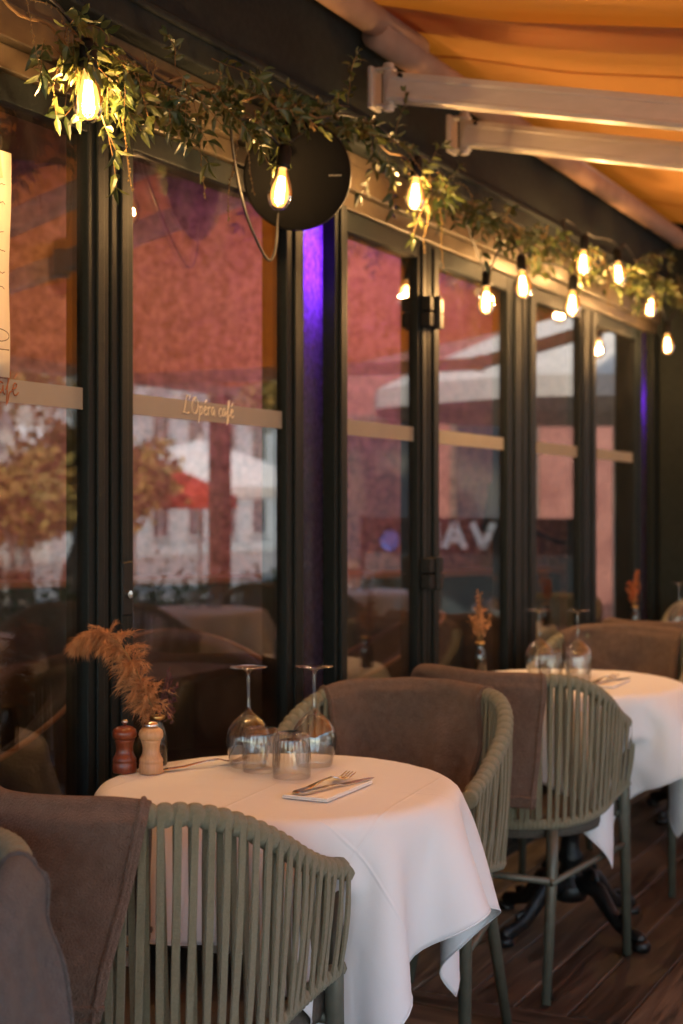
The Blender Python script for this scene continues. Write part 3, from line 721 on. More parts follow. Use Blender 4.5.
def sim_cloth(L_=1.17, N=60, ang=0.0, seed=1, steps=1500, R=.350, top=.7515, arm=(.232,-.20)):
    """small position-based cloth: a square of linen settles over the round table"""
    rs = np.random.RandomState(seed)
    g_ = np.linspace(-L_/2, L_/2, N+1); X, Y = np.meshgrid(g_, g_, indexing='ij')
    c, s = math.cos(ang), math.sin(ang)
    P = np.stack([X*c-Y*s, X*s+Y*c, np.full_like(X, top+.004)], -1)
    # low-frequency noise breaks the symmetry so that folds choose a side
    for _ in range(5):
        kx, ky, p0 = rs.uniform(-9,9), rs.uniform(-9,9), rs.uniform(0,6.28)
        P[...,2] += .004*np.sin(P[...,0]*kx+P[...,1]*ky+p0)*(np.hypot(P[...,0],P[...,1])>R*.9)
    ph0, ph1 = rs.uniform(0,6.28), rs.uniform(0,6.28)
    V = np.zeros_like(P); h = L_/N; dt = 1/360.
    def con(a, b, rest, k):
        d = b-a; l = np.sqrt((d*d).sum(-1, keepdims=True))+1e-9; q = k*.5*(l-rest)/l*d; a += q; b -= q
    def it():
        for off in (0,1):
            con(P[off:N:2][:, :], P[off+1:N+1:2][:, :][:P[off:N:2].shape[0]], h, 1.0)
            con(P[:, off:N:2], P[:, off+1:N+1:2][:, :P[:, off:N:2].shape[1]], h, 1.0)
        for oi in (0,1):
            a = P[oi:N:2, :-1]; b = P[oi+1:N+1:2, 1:]; n_ = min(a.shape[0], b.shape[0]); con(a[:n_], b[:n_], h*1.41421, .07)
            a = P[oi:N:2, 1:]; b = P[oi+1:N+1:2, :-1]; con(a[:n_], b[:n_], h*1.41421, .07)
        for st, k in ((2,.05),(4,.02)):
            for oi in range(st):
                m_ = (N+1-st)
                for ph in (0, 1):
                    idx = [i for i in range(m_) if (i//st) % 2 == ph and i % st == oi]
                    if idx:
                        ii = np.array(idx)
                        a = P[ii]; b = P[ii+st]; con(a, b, h*st, k); P[ii] = a; P[ii+st] = b
                        a = P[:, ii]; b = P[:, ii+st]; con(a, b, h*st, k); P[:, ii] = a; P[:, ii+st] = b
    def collide(Pold):
        r = np.hypot(P[...,0], P[...,1])+1e-9; ro = np.hypot(Pold[...,0], Pold[...,1])
        er = .008
        on = (ro < R-er) & (Pold[...,2] > top-.012) & (r < R)
        up = on & (P[...,2] < top)
        P[...,2] = np.where(up, top, P[...,2])
        # rounded rim and side of the table top
        qx = r-(R-er); qz = P[...,2]-(top-er); l = np.hypot(qx, np.maximum(qz, 0))+1e-9
        side = ~up & (P[...,2] > .62) & (P[...,2] < top)
        tr = R-er+er*np.where(qz > 0, np.sqrt(np.maximum(0, 1-(np.minimum(qz, er)/er)**2)), 1)
        sc = np.where(side & (r < tr), tr/r, 1); P[...,0] *= sc; P[...,1] *= sc
        # the arms of the chair pushed in on the near side keep the linen between them
        low = (P[...,2] < .70) & (P[...,1] < arm[1]); ex = np.abs(P[...,0])-arm[0]; ey = arm[1]-P[...,1]
        c1 = low & (ex > 0) & (ex < ey); c2 = low & (ex > 0) & ~c1
        P[...,0] -= np.where(c1, np.sign(P[...,0])*np.minimum(ex, .003), 0); P[...,1] += np.where(c2, np.minimum(ey, .003), 0)
        fr = up
        P[...,0] = np.where(fr, lerp(P[...,0], Pold[...,0], .25), P[...,0]); P[...,1] = np.where(fr, lerp(P[...,1], Pold[...,1], .25), P[...,1])
    for stp in range(steps):
        V[...,2] -= 9.8*dt; V *= .990 if stp > steps*.5 else .996
        if stp < steps*.45:
            rr_ = np.hypot(P[...,0], P[...,1])+1e-9; th_ = np.arctan2(P[...,1], P[...,0])
            am = 7.0*(np.sin(th_*11+ph0)+.9*np.sin(th_*17+ph1))*(P[...,2] < .70)*dt
            V[...,0] += am*P[...,0]/rr_; V[...,1] += am*P[...,1]/rr_
        Pold = P.copy(); P += V*dt
        for _ in range(5): it()
        V = (P-Pold)/dt
        Pb = P.copy(); collide(Pold)
        moved = np.abs(P-Pb).sum(-1, keepdims=True) > 1e-7
        V = np.where(moved, V*.2, V)
        sp = np.sqrt((V*V).sum(-1, keepdims=True)); V *= np.minimum(1, 2.0/(sp+1e-9))
    return P, N
def cloth_obj(P, N, label):
    vs = P.reshape(-1,3).tolist(); n1 = N+1
    fs = [(i*n1+j, (i+1)*n1+j, (i+1)*n1+j+1, i*n1+j+1) for i in range(N) for j in range(N)]
    mb = MB(); mb.add(vs, fs); o = mb.build('tablecloth', M['linen'], smooth=True)
    uv = o.data.uv_layers.new(name='UVMap'); 
    co = []
    for f in fs:
        for v in f: co += [(v//n1)/N, (v % n1)/N]
    uv.data.foreach_set('uv', co)
    ss = o.modifiers.new('s','SUBSURF'); ss.levels = ss.render_levels = 1
    so = o.modifiers.new('t','SOLIDIFY'); so.thickness = .0012; so.offset = 1
    # folded hem
    hb = MB(); idx = [i*n1 for i in range(n1)]+[N*n1+j for j in range(1,n1)]+[i*n1+N for i in range(N-1,-1,-1)]+[j for j in range(N-1,0,-1)]
    hb.tube([Vector(vs[i]) for i in idx], .0016, 5, closed=True); hb.build('hem', M['linen'], o, smooth=True)
    return tag(o, label, 'tablecloth', 'white tablecloths')

PA, NA = sim_cloth(1.08, 60, math.radians(5), 3, arm=(.236,-.205))
PB, NB = sim_cloth(1.11, 60, math.radians(-7), 8, arm=(.222,-.19))
cl1 = cloth_obj(PA, NA, 'white linen cloth draped over the nearest table, with the pepper mills on it'); cl1.location = (TX, TY0, 0)
cl2 = cloth_obj(PB, NB, 'white linen cloth draped over the second table along the glass front'); cl2.location = (TX, TY0+DY, 0)
tnames = ['round cast iron bistro table nearest the camera, under a white cloth', 'round bistro table second from the camera, its iron feet showing', 'round bistro table third and farthest along the glass front']
for k in range(3):
    t = table0 if k == 0 else copy_tree(table0)
    t.location = (TX, TY0+DY*k, 0); t.rotation_euler.z = math.radians((10,20,20)[k]); tag(t, tnames[k], 'table', 'round bistro tables')
c3 = copy_tree(cl1); c3.location = (TX, TY0+2*DY, 0); c3.rotation_euler.z = PI/2; c3['label'] = 'white linen cloth on the farthest table along the glass front'

# chairs along the glass front: near side of each table (faces +Y) and far side (faces -Y)
CN, CF = -.339, .675
chairs = [
 ('n', 0, 0.0, 'rope armchair in the foreground, back to the camera, near side of the first table'),
 ('f', 0, .04, 'rope armchair facing the camera on the far side of the first table'),
 ('n', 1, .0, 'rope armchair with its back to the camera, near side of the second table'),
 ('f', 1, -.03, 'rope armchair facing the camera on the far side of the second table'),
 ('n', 2, .0, 'rope armchair at the near side of the farthest table, mostly hidden'),
 ('f', 2, .05, 'rope armchair at the far side of the farthest table'),
 ('f', -1, .0, 'rope armchair cut by the lower left corner of the picture'),
]
cpos = {}
for i, (sd_, k, r, lb) in enumerate(chairs):
    c = chair0 if i == 0 else copy_tree(chair0)
    x, y, rz = ((-1.38 if k == 0 else -1.395), TY0+DY*k+(-.414 if k == 0 else -.385), r) if sd_ == 'n' else (-1.425, TY0+DY*k+CF-(.05 if k == 0 else 0), PI+r)
    c.location = (x, y, 0); c.rotation_euler.z = rz; tag(c, lb, 'chair', 'rope armchairs on the terrace'); cpos[(sd_,k)] = (x, y, rz)
def bl(key, *a, **k):
    x, y, rz = cpos[key]; return blanket('blanket', (x, y, 0), rz, *a, **k)
bl(('n',0), -.56, .175, .20, .29, skew0=0, skew1=-.20, seed=2, label='taupe fleece blanket over the back of the foreground armchair')
bl(('f',0), -.19, .29, .42, .16, skew0=0, skew1=0, seed=5, label='brown fleece blanket hanging inside the armchair behind the first table')
bl(('n',1), -.50, .175, .20, .32, skew0=0, skew1=-.10, seed=9, label='greyish fleece blanket over the armchair on the near side of the second table')
bl(('f',1), -.24, .30, .40, .2, seed=12, label='dark brown fleece blanket on the armchair behind the second table')
bl(('n',2), -.42, .22, .2, .33, seed=15, label='brown fleece blanket on the armchair before the farthest table')
bl(('f',-1), -.52, -.25, .22, .40, seed=21, mtl=M['fleece_grey'], label='blue grey fleece blanket on the armchair cut by the lower left corner')

# ------------------------------------------------------------------ things on the tables
TZ = .7545
def wine_glass_mesh():
    mb = MB()          # stands upside down: rim on the cloth, foot on top
    outer = [(.0365,0),(.0415,.022),(.0455,.042),(.0460,.056),(.0415,.076),(.0310,.092),(.0170,.104),(.0075,.112),(.0044,.122),(.0036,.155),(.0042,.184),(.0066,.194),(.0150,.1985),(.0340,.2010),(.0385,.2020),(.0385,.2034),(.0170,.2050),(0,.2055)]
    inner = [(.0002,.1055),(.016,.1000),(.0298,.0905),(.0402,.0750),(.0449,.056),(.0444,.042),(.0404,.022),(.0355,0)]
    mb.lathe(inner+outer, 40); return mb
def tumbler_mesh():
    mb = MB()
    outer = [(.0375,0),(.0375,.014),(.0373,.022),(.0362,.050),(.0345,.074),(.0310,.084),(.0245,.0875),(0,.0880)]
    inner = [(.0002,.072),(.024,.072),(.030,.068),(.0330,.052),(.0352,.014),(.0362,0)]
    prof = inner+outer
    mb.lathe(inner, 96); mb.lathe([inner[-1]]+outer[:3], 96); mb.lathe(outer[2:], 96, rib=.035, ribn=26, ribz=(.021,.0855)); return mb
def one(name, mb, mt, loc, label, cat, group, rz=0):
    o = mb.build(name, mt, smooth=True); o.location = loc; o.rotation_euler.z = rz; return tag(o, label, cat, group)
g1 = one('wine_glass', wine_glass_mesh(), M['crystal'], (-1.500,2.500,TZ), 'upturned wine glass standing left of the tumblers on the nearest table', 'wine glass', 'upturned wine glasses')
t1 = one('tumbler', tumbler_mesh(), M['tumbler'], (-1.452,2.470,TZ), 'upturned ribbed tumbler beside the left wine glass on the nearest table', 'tumbler', 'upturned ribbed tumblers')
def dup(o, loc, label, rz=None):
    c = copy_tree(o); c.location = loc; c['label'] = label
    if rz is not None: c.rotation_euler.z = rz
    return c
dup(g1, (-1.385,2.570,TZ), 'upturned wine glass behind the right tumbler on the nearest table')
dup(t1, (-1.365,2.440,TZ), 'upturned ribbed tumbler nearer the cutlery on the nearest table')
ord_ = ['second table', 'farthest table']
for k in (1, 2):
    y = DY*k
    dup(g1, (-1.495,2.485+y,TZ), f'left upturned wine glass on the {ord_[k-1]} along the glass front')
    dup(g1, (-1.385,2.530+y,TZ), f'right upturned wine glass on the {ord_[k-1]} along the glass front')
    dup(t1, (-1.445,2.440+y,TZ), f'left upturned ribbed tumbler on the {ord_[k-1]} along the glass front')
    dup(t1, (-1.350,2.430+y,TZ), f'right upturned ribbed tumbler on the {ord_[k-1]} along the glass front')

def napkin(x, y, rz, label):
    mb = MB(); mb.box(-.046,.046,-.098,.098,0,.0035); mb.box(-.044,.046,-.098,.0975,.0037,.0068)
    o = mb.build('napkin', M['napkin'], bevel=.0012); o.location = (x,y,TZ); o.rotation_euler.z = rz; return tag(o, label, 'napkin', 'folded paper napkins')
def fork(x, y, rz, label, z=.0082):
    mb = MB(); 
    def blade(P, wds, th=.0016):
        vs = []; fs = []
        for (px, py, pz), w_ in zip(P, wds): vs += [(px-w_, py, pz), (px+w_, py, pz), (px+w_*.8, py, pz+th), (px-w_*.8, py, pz+th)]
        for k in range(len(P)-1):
            for q in range(4): fs.append((k*4+q, k*4+(q+1)%4, (k+1)*4+(q+1)%4, (k+1)*4+q))
        n_ = (len(P)-1)*4; fs += [(3,2,1,0), (n_,n_+1,n_+2,n_+3)]; mb.add(vs, fs)
    blade([(0,-.095,.001),(0,-.085,.002),(0,-.05,.003),(0,.0,.009),(0,.030,.010),(0,.045,.006),(0,.055,.003)], [.006,.010,.007,.0035,.004,.011,.0125], .0022)
    for q in (-.0105,-.0035,.0035,.0105): blade([(q,.054,.003),(q,.075,.0025),(q,.098,.010)], [.0022,.0020,.0010])
    o = mb.build('fork', M['steel'], smooth=False, bevel=.0005); o.location = (x,y,TZ+z); o.rotation_euler = (0,0,rz); return tag(o, label, 'fork', 'steel forks')
def knife(x, y, rz, label, z=.0082):
    mb = MB(); P = [(-.105,.006,.0045),(-.09,.0085,.005),(-.03,.006,.005),(.0,.005,.004),(.01,.0095,.0016),(.06,.0095,.0012),(.095,.006,.0010),(.108,.0012,.0008)]
    vs = []; fs = []
    for py, w_, th in P: vs += [(-w_,py,0),(w_*.9,py,0),(w_*.9,py,th),(-w_,py,th)]
    for k in range(len(P)-1):
        for q in range(4): fs.append((k*4+q, k*4+(q+1)%4, (k+1)*4+(q+1)%4, (k+1)*4+q))
    n_ = (len(P)-1)*4; fs += [(3,2,1,0),(n_,n_+1,n_+2,n_+3)]; mb.add(vs, fs)
    o = mb.build('knife', M['steel'], bevel=.0006); o.location = (x,y,TZ+z); o.rotation_euler.z = rz; return tag(o, label, 'knife', 'steel table knives')
nm = ['nearest table', 'second table', 'farthest table']
for k in range(3):
    y = DY*k
    napkin(-1.238, 2.353+y, .02, f'white folded napkin under the cutlery on the {nm[k]}')
    fork(-1.250, 2.355+y, -.10, f'fork lying tines away on the napkin of the {nm[k]}')
    knife(-1.222, 2.362+y, -.22, f'table knife lying beside the fork on the napkin of the {nm[k]}')
fork(-1.575, 2.455, -.5, 'fork behind the left wine glass on the nearest table, by the glass doors', z=.001)

# mills
def mill(loc, mt, label, knob):
    o = empty('pepper_mill', loc, label=label, cat='pepper mill')
    mb = MB(); mb.lathe([(0,0),(.0232,0),(.0240,.003),(.0240,.018),(.0228,.020),(.0240,.023),(.0235,.028),(.0200,.034),(.0172,.042),(.0168,.050),(.0182,.058),(.0200,.0635),(.0200,.066),(0,.066)], 40)
    mb.build('body', mt, o, smooth=True)
    mb = MB(); mb.lathe([(0,.0665),(.0205,.0665),(.0238,.071),(.0245,.078),(.0225,.085),(.0160,.090),(.006,.0925),(0,.0925)], 40); mb.build('head', mt, o, smooth=True)
    mb = MB()
    if knob == 'small': mb.lathe([(0,.092),(.004,.092),(.003,.096),(.0065,.099),(.0070,.102),(.0040,.105),(0,.1055)], 24)
    else: mb.lathe([(0,.092),(.0145,.0915),(.0150,.096),(.0120,.1015),(.006,.103),(0,.1035)], 28)
    mb.build('knob', M['chrome'], o, smooth=True); return o
mill((-1.686,2.330,TZ), M['mill_red'], 'reddish brown turned wood pepper mill at the left edge of the nearest table', 'small')
mill((-1.634,2.347,TZ), M['mill_pale'], 'pale beech turned wood salt mill beside the reddish one', 'wide')

# vases with dried flowers
def vase(loc, label, kind, seed=1):
    r = random.Random(seed); o = empty('flower_vase', loc, label=label, cat='vase', group='small vases with dried flowers')
    mb = MB(); mb.lathe([(0,0),(.018,0),(.020,.004),(.020,.055),(.016,.072),(.012,.085),(.013,.098),(.014,.1),(.0125,.1),(.011,.086),(.017,.055),(.017,.008),(0,.006)], 28); mb.build('vase', M['vaseglass'], o, smooth=True)
    mb = MB(); mb.lathe([(.0135,.094),(.0155,.096),(.0158,.1),(.0135,.1025),(.0125,.1)], 24); mb.build('gold_rim', M['brass'], o, smooth=True)
    if kind == 'pampas':
        # main arching stem, towards the camera's left
        d = Vector((-.86,-.50,0)).normalized()
        C = [q_ for q_ in smooth_path([Vector((0,0,.06)), Vector((0,0,.10))+d*.004, Vector((0,0,.145))+d*.022, Vector((0,0,.20))+d*.045, Vector((0,0,.248))+d*.075, Vector((0,0,.272))+d*.108, Vector((0,0,.268))+d*.140, Vector((0,0,.250))+d*.160], 3)]
        C = [C[int(k*(len(C)-1)/39)] for k in range(40)]
        # note: arc leaning over and drooping at its tip
        mb = MB(); mb.tube(C, [.0016]*40, 6); mb.build('stem', M['stemdry'], o)
        fb = MB(); 
        for q in range(230):
            u = .20+.80*(q+r.random())/230; i = min(38, int(u*39)); p = C[i].lerp(C[i+1], u*39-i); t = (C[i+1]-C[i]).normalized()
            dens = min(1, max(.15, (1.05-u)/.5)); dr = d*r.uniform(-.35,1.0)+Vector((r.gauss(0,.5), r.gauss(0,.5), r.uniform(-.5,.35)))
            B = [p]; dr = (dr.normalized()+t*.7).normalized(); L1 = (.014+.032*dens)*r.uniform(.5,1.15)
            for k in range(6):
                B.append(B[-1]+dr*L1/6); dr = (dr+Vector((r.gauss(0,.25), r.gauss(0,.25), -.16))).normalized()
            for f_ in range(60):
                x_ = r.random()**.8*5.99; i2 = int(x_); b0 = B[i2].lerp(B[i2+1], x_-i2); bt = (B[i2+1]-B[i2]).normalized()
                sd_ = Vector((r.gauss(0,1), r.gauss(0,1), r.gauss(0,1))).normalized()
                v1 = bt*.9+sd_*.65; ll = r.uniform(.004,.012); p1 = b0+v1*ll; p2 = p1+(v1+Vector((0,0,-.6)))*ll*.8
                wv = sd_.cross(bt); wv = wv.normalized()*.00036 if wv.length > 1e-4 else Vector((.0004,0,0))
                fb.add([b0-wv, b0+wv, p1+wv*1.3, p1-wv*1.3, p2], [(0,1,2,3),(3,2,4)])
        fb.build('plume', M['pampas'], o)
        mb = MB()
        for (dx, dy, h) in ((.012,.010,.10),(.020,.004,.075),(.006,.022,.085)):
            mb.tube([(0,0,.07),(dx*.5,dy*.5,.1+h*.4),(dx*1.6,dy*1.6,.1+h)], .0011, 5)
            for q in range(26):
                a = Vector((dx*1.4,dy*1.4,.08+h*r.uniform(.2,1)))+Vector([r.gauss(0,.006) for _ in range(3)]); b = Vector([r.gauss(0,.005) for _ in range(3)]); c = Vector([r.gauss(0,.005) for _ in range(3)])
                mb.add([a, a+b, a+b+c, a+c*.6], [(0,1,2,3)])
        mb.build('dried_flower', M['darkflower'], o)
    else:
        mt = M['pampas'] if kind == 'amber' else M['redflower']
        st = MB(); fl = MB()
        for q in range(8):
            a = r.uniform(0,6.28); sp = r.uniform(.01,.035); h = r.uniform(.06,.16)
            top = Vector((sp*math.cos(a), sp*math.sin(a), .1+h)); st.tube([(0,0,.07), (top.x*.4, top.y*.4, .11+h*.3), top], .0013, 5)
            for z in range(40):
                u = r.uniform(.25,1); c = Vector((top.x*u, top.y*u, .1+h*u))+Vector([r.gauss(0,.006) for _ in range(3)])
                b = Vector([r.gauss(0,.006) for _ in range(3)]); e = Vector((r.gauss(0,.004), r.gauss(0,.004), r.uniform(.004,.014)))
                fl.add([c, c+b*.5+e*.5, c+e, c-b*.5+e*.5], [(0,1,2,3)])
        st.build('stem', M['stemdry'], o); fl.build('dried_flower', mt, o)
    return o
vase((-1.672,2.425,TZ), 'tiny smoked vase behind the mills holding an arching pampas plume', 'pampas', 4)
vase((-1.668,2.415+DY,TZ), 'tiny vase of upright amber dried stems on the second table', 'amber', 6)
vase((-1.668,2.415+2*DY,TZ), 'tiny vase of dried red flowers on the farthest table', 'red', 9)

# ------------------------------------------------------------------ speaker
sp = empty('loudspeaker', (-1.70,3.07,2.10), label='round black loudspeaker hung below the garland above the purple panel', cat='loudspeaker')
dirn = Vector((.60,-.70,-.32)).normalized(); q = dirn.to_track_quat('Z','Y').to_matrix().to_4x4()
mb = MB(); mb.lathe([(0,-.075),(.07,-.072),(.112,-.045),(.134,-.012),(.136,0),(.132,.006)], 64); mb.build('housing', M['black'], sp, smooth=True).data.transform(q)
mb = MB(); mb.lathe([(.132,.003),(.127,.006),(.08,.011),(.04,.0135),(0,.0142)], 64); gr = mb.build('grille', M['grille'], sp, smooth=True); gr.data.transform(q)
# small illegible wordmark low on the right of the grille
mb = MB(); x = -.0
for k in range(9):
    P = [(x+k*.0036+.0012*math.sin(a*1.7+k), .0022*math.cos(a*1.3+k*2), 0) for a in range(4)]; mb.tube(P, .00045, 4)
mk = mb.build('wordmark', mat('grey_print',(.35,.34,.32),.5), gr); 
right = Vector((.889,.457,0)); loc_r = q.inverted() @ right; 
mk.data.transform(q @ Matrix.Translation(Vector((loc_r.x*.078, loc_r.y*.078, .0145)) + Vector((0,-.03,0))*0) @ Matrix.Rotation(math.atan2(loc_r.y, loc_r.x), 4, 'Z'))
mb = MB(); mb.tube([Vector((-.02,.02,-.0)), Vector((-.09,.03,.02)), Vector((-.125,.03,.12))], .012, 8); mb.build('bracket', M['black'], sp)
# speaker cable loop
P = [(-1.73,2.80,2.20),(-1.74,2.83,2.10),(-1.75,2.90,1.98),(-1.75,2.98,1.90),(-1.75,3.02,1.88),(-1.75,3.05,1.92),(-1.75,3.06,2.02),(-1.75,3.07,2.06)]
mb = MB(); mb.tube(smooth_path(P), .0035, 6); tag(mb.build('speaker_cable', M['cable'], smooth=True), 'black cable looping down beside the round loudspeaker', 'cable')

# ------------------------------------------------------------------ string lights
bulbs = [(-1.64,2.152,2.046),(-1.65,2.893,2.020),(-1.65,3.66,2.156),(-1.75,4.46,1.965),(-1.65,4.545,2.023),(-1.60,4.918,2.002),(-1.65,5.205,2.196),(-1.66,5.713,2.231),(-1.66,6.196,2.155),(-1.70,6.66,2.037)]
stl = empty('string_lights', (-1.66,4.0,2.25), label='string of warm filament bulbs looped along the leafy garland', cat='string lights')
inv = Matrix.Translation(-stl.location)
path = [(-1.66,1.2,2.42),(-1.66,1.7,2.30),(-1.64,2.05,2.20)]
for i, b in enumerate(bulbs):
    b = Vector(b); path += [b+Vector((0,-.06,.135)), b+Vector((0,0,.10)), b+Vector((0,.06,.135))]
    if i < len(bulbs)-1:
        n_ = Vector(bulbs[i+1]); mid = (b+n_)/2; path += [Vector((-1.70, mid.y, max(b.z, n_.z)+.14+(.03 if i % 2 else -.02)))]
path += [(-1.72,6.95,2.25)]
mb = MB(); mb.tube(smooth_path(path, 3), .0038, 6); mb.build('cable', M['cable'], stl, smooth=True).data.transform(inv)
BL = []
for i, b in enumerate(bulbs):
    r = random.Random(i); tilt = Matrix.Translation(inv @ Vector(b)) @ Euler((r.uniform(-.12,.12), r.uniform(-.12,.12), 0)).to_matrix().to_4x4()
    mb = MB(); mb.lathe([(0,.112),(.010,.112),(.0165,.100),(.0165,.070),(.0175,.066),(.0175,.058),(.014,.055),(0,.055)], 20); h = mb.build('lamp_holder', M['black'], stl, smooth=True); h.data.transform(tilt)
    mb = MB(); mb.lathe([(.0125,.056),(.0135,.048),(.0195,.034),(.0265,.016),(.0295,-.003),(.0270,-.021),(.0195,-.035),(.0095,-.042),(0,-.043)], 28); e = mb.build('bulb', M['envelope'], h, smooth=True); e.data.transform(tilt)
    mb = MB()
    for k in range(6):
        a = k*PI/3; mb.tube([(.0045*math.cos(a),.0045*math.sin(a),.035),(.0080*math.cos(a+.4),.0080*math.sin(a+.4),.005),(.0075*math.cos(a+.8),.0075*math.sin(a+.8),-.022)], .0030, 5)
    f = mb.build('filament', M['filament'], h); f.data.transform(tilt)
    ld = bpy.data.lights.new('bulb_light', 'POINT'); ld.energy = 6.5; ld.color = (1,.64,.33); ld.shadow_soft_size = .016
    lo = bpy.data.objects.new('bulb_light', ld); COL.objects.link(lo); lo.parent = h; lo.location = tilt @ Vector((0,0,-.006)); BL.append(lo)

# ------------------------------------------------------------------ garland
gpath = smooth_path([(-1.70,1.05,2.36),(-1.70,1.6,2.27),(-1.69,2.05,2.17),(-1.69,2.30,2.15),(-1.68,2.62,2.20),(-1.68,2.93,2.235),(-1.67,3.3,2.285),(-1.67,3.72,2.245),(-1.67,4.3,2.215),(-1.67,4.95,2.235),(-1.67,5.6,2.255),(-1.67,6.25,2.30),(-1.69,6.9,2.34)], 3)
gl = empty('leaf_garland', (-1.68,3.9,2.2), label='garland of artificial green leaves and beaded vines along the lintel', cat='garland')
ginv = Matrix.Translation(-gl.location)
rg = random.Random(5)
def gp(u):
    f = u*(len(gpath)-1); i = min(len(gpath)-2, int(f)); return gpath[i].lerp(gpath[i+1], f-i)
def clear_of_bulbs(p, rad=.048):
    for b in bulbs:
        b = Vector(b)
        # nothing grows close to a hot lamp nor in the pocket in front of it
        if (p-b).length < rad or ((p-b-Vector((.04,-.09,-.03))).length < .085): return False
    return True
leafm = MB(); twig = MB(); bead = MB()
def leaf(p, d, L1, w_):
    if not clear_of_bulbs(p+d.normalized()*L1*.5): return
    d = d.normalized(); n_ = Vector((rg.gauss(0,1), rg.gauss(0,1), rg.gauss(0,1))); s_ = d.cross(n_)
    if s_.length < 1e-4: return
    s_.normalize(); n_ = s_.cross(d).normalized(); dr = Vector((0,0,-.18*L1))
    a = p; m1 = p+d*L1*.35+n_*L1*.05; m2 = p+d*L1*.7+n_*L1*.02+dr*.4; t = p+d*L1-n_*L1*.08+dr
    e1 = s_*w_; up = n_*w_*.35
    leafm.add([a, m1+e1+up, m1, m1-e1+up, m2+e1*.72+up*.6, m2, m2-e1*.72+up*.6, t], [(0,1,2),(0,2,3),(1,4,5,2),(2,5,6,3),(4,7,5),(5,7,6)])
def spray(p0, d, ln, lsz=.034, droop=.5):
    P = [Vector(p0)]; d = d.normalized(); n_ = 7
    for k in range(n_):
        d = (d+Vector((rg.gauss(0,.12), rg.gauss(0,.12), -droop/n_+rg.gauss(0,.06)))).normalized(); P.append(P[-1]+d*ln/n_)
    twig.tube(P, .0010, 4)
    for k in range(1, n_+1):
        t = (P[k]-P[k-1]).normalized(); sd_ = t.cross(Vector((rg.gauss(0,1), rg.gauss(0,1), rg.gauss(0,1)))).normalized()
        for sg in (-1, 1):
            if rg.random() < .9: leaf(P[k], t*.7+sd_*sg, lsz*rg.uniform(.65,1.15), lsz*.19*rg.uniform(.8,1.2))
    leaf(P[-1], d, lsz, lsz*.2)
twig.tube([gp(i/160)+Vector((0,0,.01*math.sin(i))) for i in range(161)], .003, 5)
for i in range(250):
    u = rg.random(); p = gp(u)
    if p.y < 2.10: continue
    p = p+Vector((rg.gauss(0,.014), 0, rg.gauss(0,.022)))
    spray(p, Vector((rg.gauss(.12,.5), rg.gauss(.15,1), rg.gauss(-.25,.5)-(.35 if p.y < 2.5 else 0))), rg.uniform(.07,.16), rg.uniform(.028,.044))
# clump round the first bulb
for i in range(13):
    p = Vector((-1.66,2.10+rg.uniform(-.0,.16),2.15+rg.gauss(0,.02))); spray(p, Vector((rg.gauss(.1,.4), rg.gauss(.1,.7), -.5)), rg.uniform(.07,.13), .042, .9)
for (y, z, ln) in ((2.185,2.12,.17),(2.22,2.10,.21),(3.74,2.17,.13)):
    for k in range(1): spray(Vector((-1.645+.03*k,y,z)), Vector((rg.gauss(0,.2),rg.gauss(0,.25),-1)), ln, .036, .2)
# thin beaded vines that hang and run along
def beads(P, r_=.0030):
    P = smooth_path(P, 3); twig.tube(P, .0008, 4); acc = 0
    for a, b in zip(P, P[1:]):
        acc += (b-a).length
        if acc > .0065:
            acc = 0; c = b+Vector([rg.gauss(0,.0016) for _ in range(3)]); s_ = r_*rg.uniform(.7,1.2)
            bead.add([c+Vector((s_,0,0)), c-Vector((s_,0,0)), c+Vector((0,s_,0)), c-Vector((0,s_,0)), c+Vector((0,0,s_*1.3)), c-Vector((0,0,s_*1.3))],
                     [(0,2,4),(2,1,4),(1,3,4),(3,0,4),(2,0,5),(1,2,5),(3,1,5),(0,3,5)])
for (x, y, z, ln, sw) in ((-1.65,2.52,2.16,.22,.03),(-1.65,2.70,2.16,.25,-.03),(-1.655,2.73,2.14,.15,.03),(-1.64,1.93,2.30,.24,.05),(-1.64,1.86,2.30,.15,.02),(-1.64,2.24,2.08,.18,.03),(-1.64,3.80,2.18,.20,.02),(-1.64,3.72,2.16,.16,-.02),(-1.64,4.6,2.2,.10,.02),(-1.64,5.45,2.24,.16,.03),(-1.64,6.0,2.25,.14,.03)):
    beads([(x,y,z),(x+.01,y+sw*.4,z-ln*.35),(x,y+sw*1.2,z-ln*.7),(x+.005,y+sw*1.5,z-ln)])
for k in range(26):
    u = rg.uniform(.15,.98); p = gp(u); q_ = gp(min(1,u+rg.uniform(.01,.03)))
    beads([p+Vector((.02,0,.02)), p.lerp(q_,.3)+Vector((.05,0,rg.uniform(-.07,.03))), p.lerp(q_,.7)+Vector((.045,0,rg.uniform(-.07,.04))), q_+Vector((.02,0,rg.uniform(-.03,.05)))], .0028)
leafm.build('leaves', M['leaf'], gl).data.transform(ginv); twig.build('twigs', M['stemdry'], gl).data.transform(ginv); bead.build('beaded_vine', M['vine'], gl).data.transform(ginv)

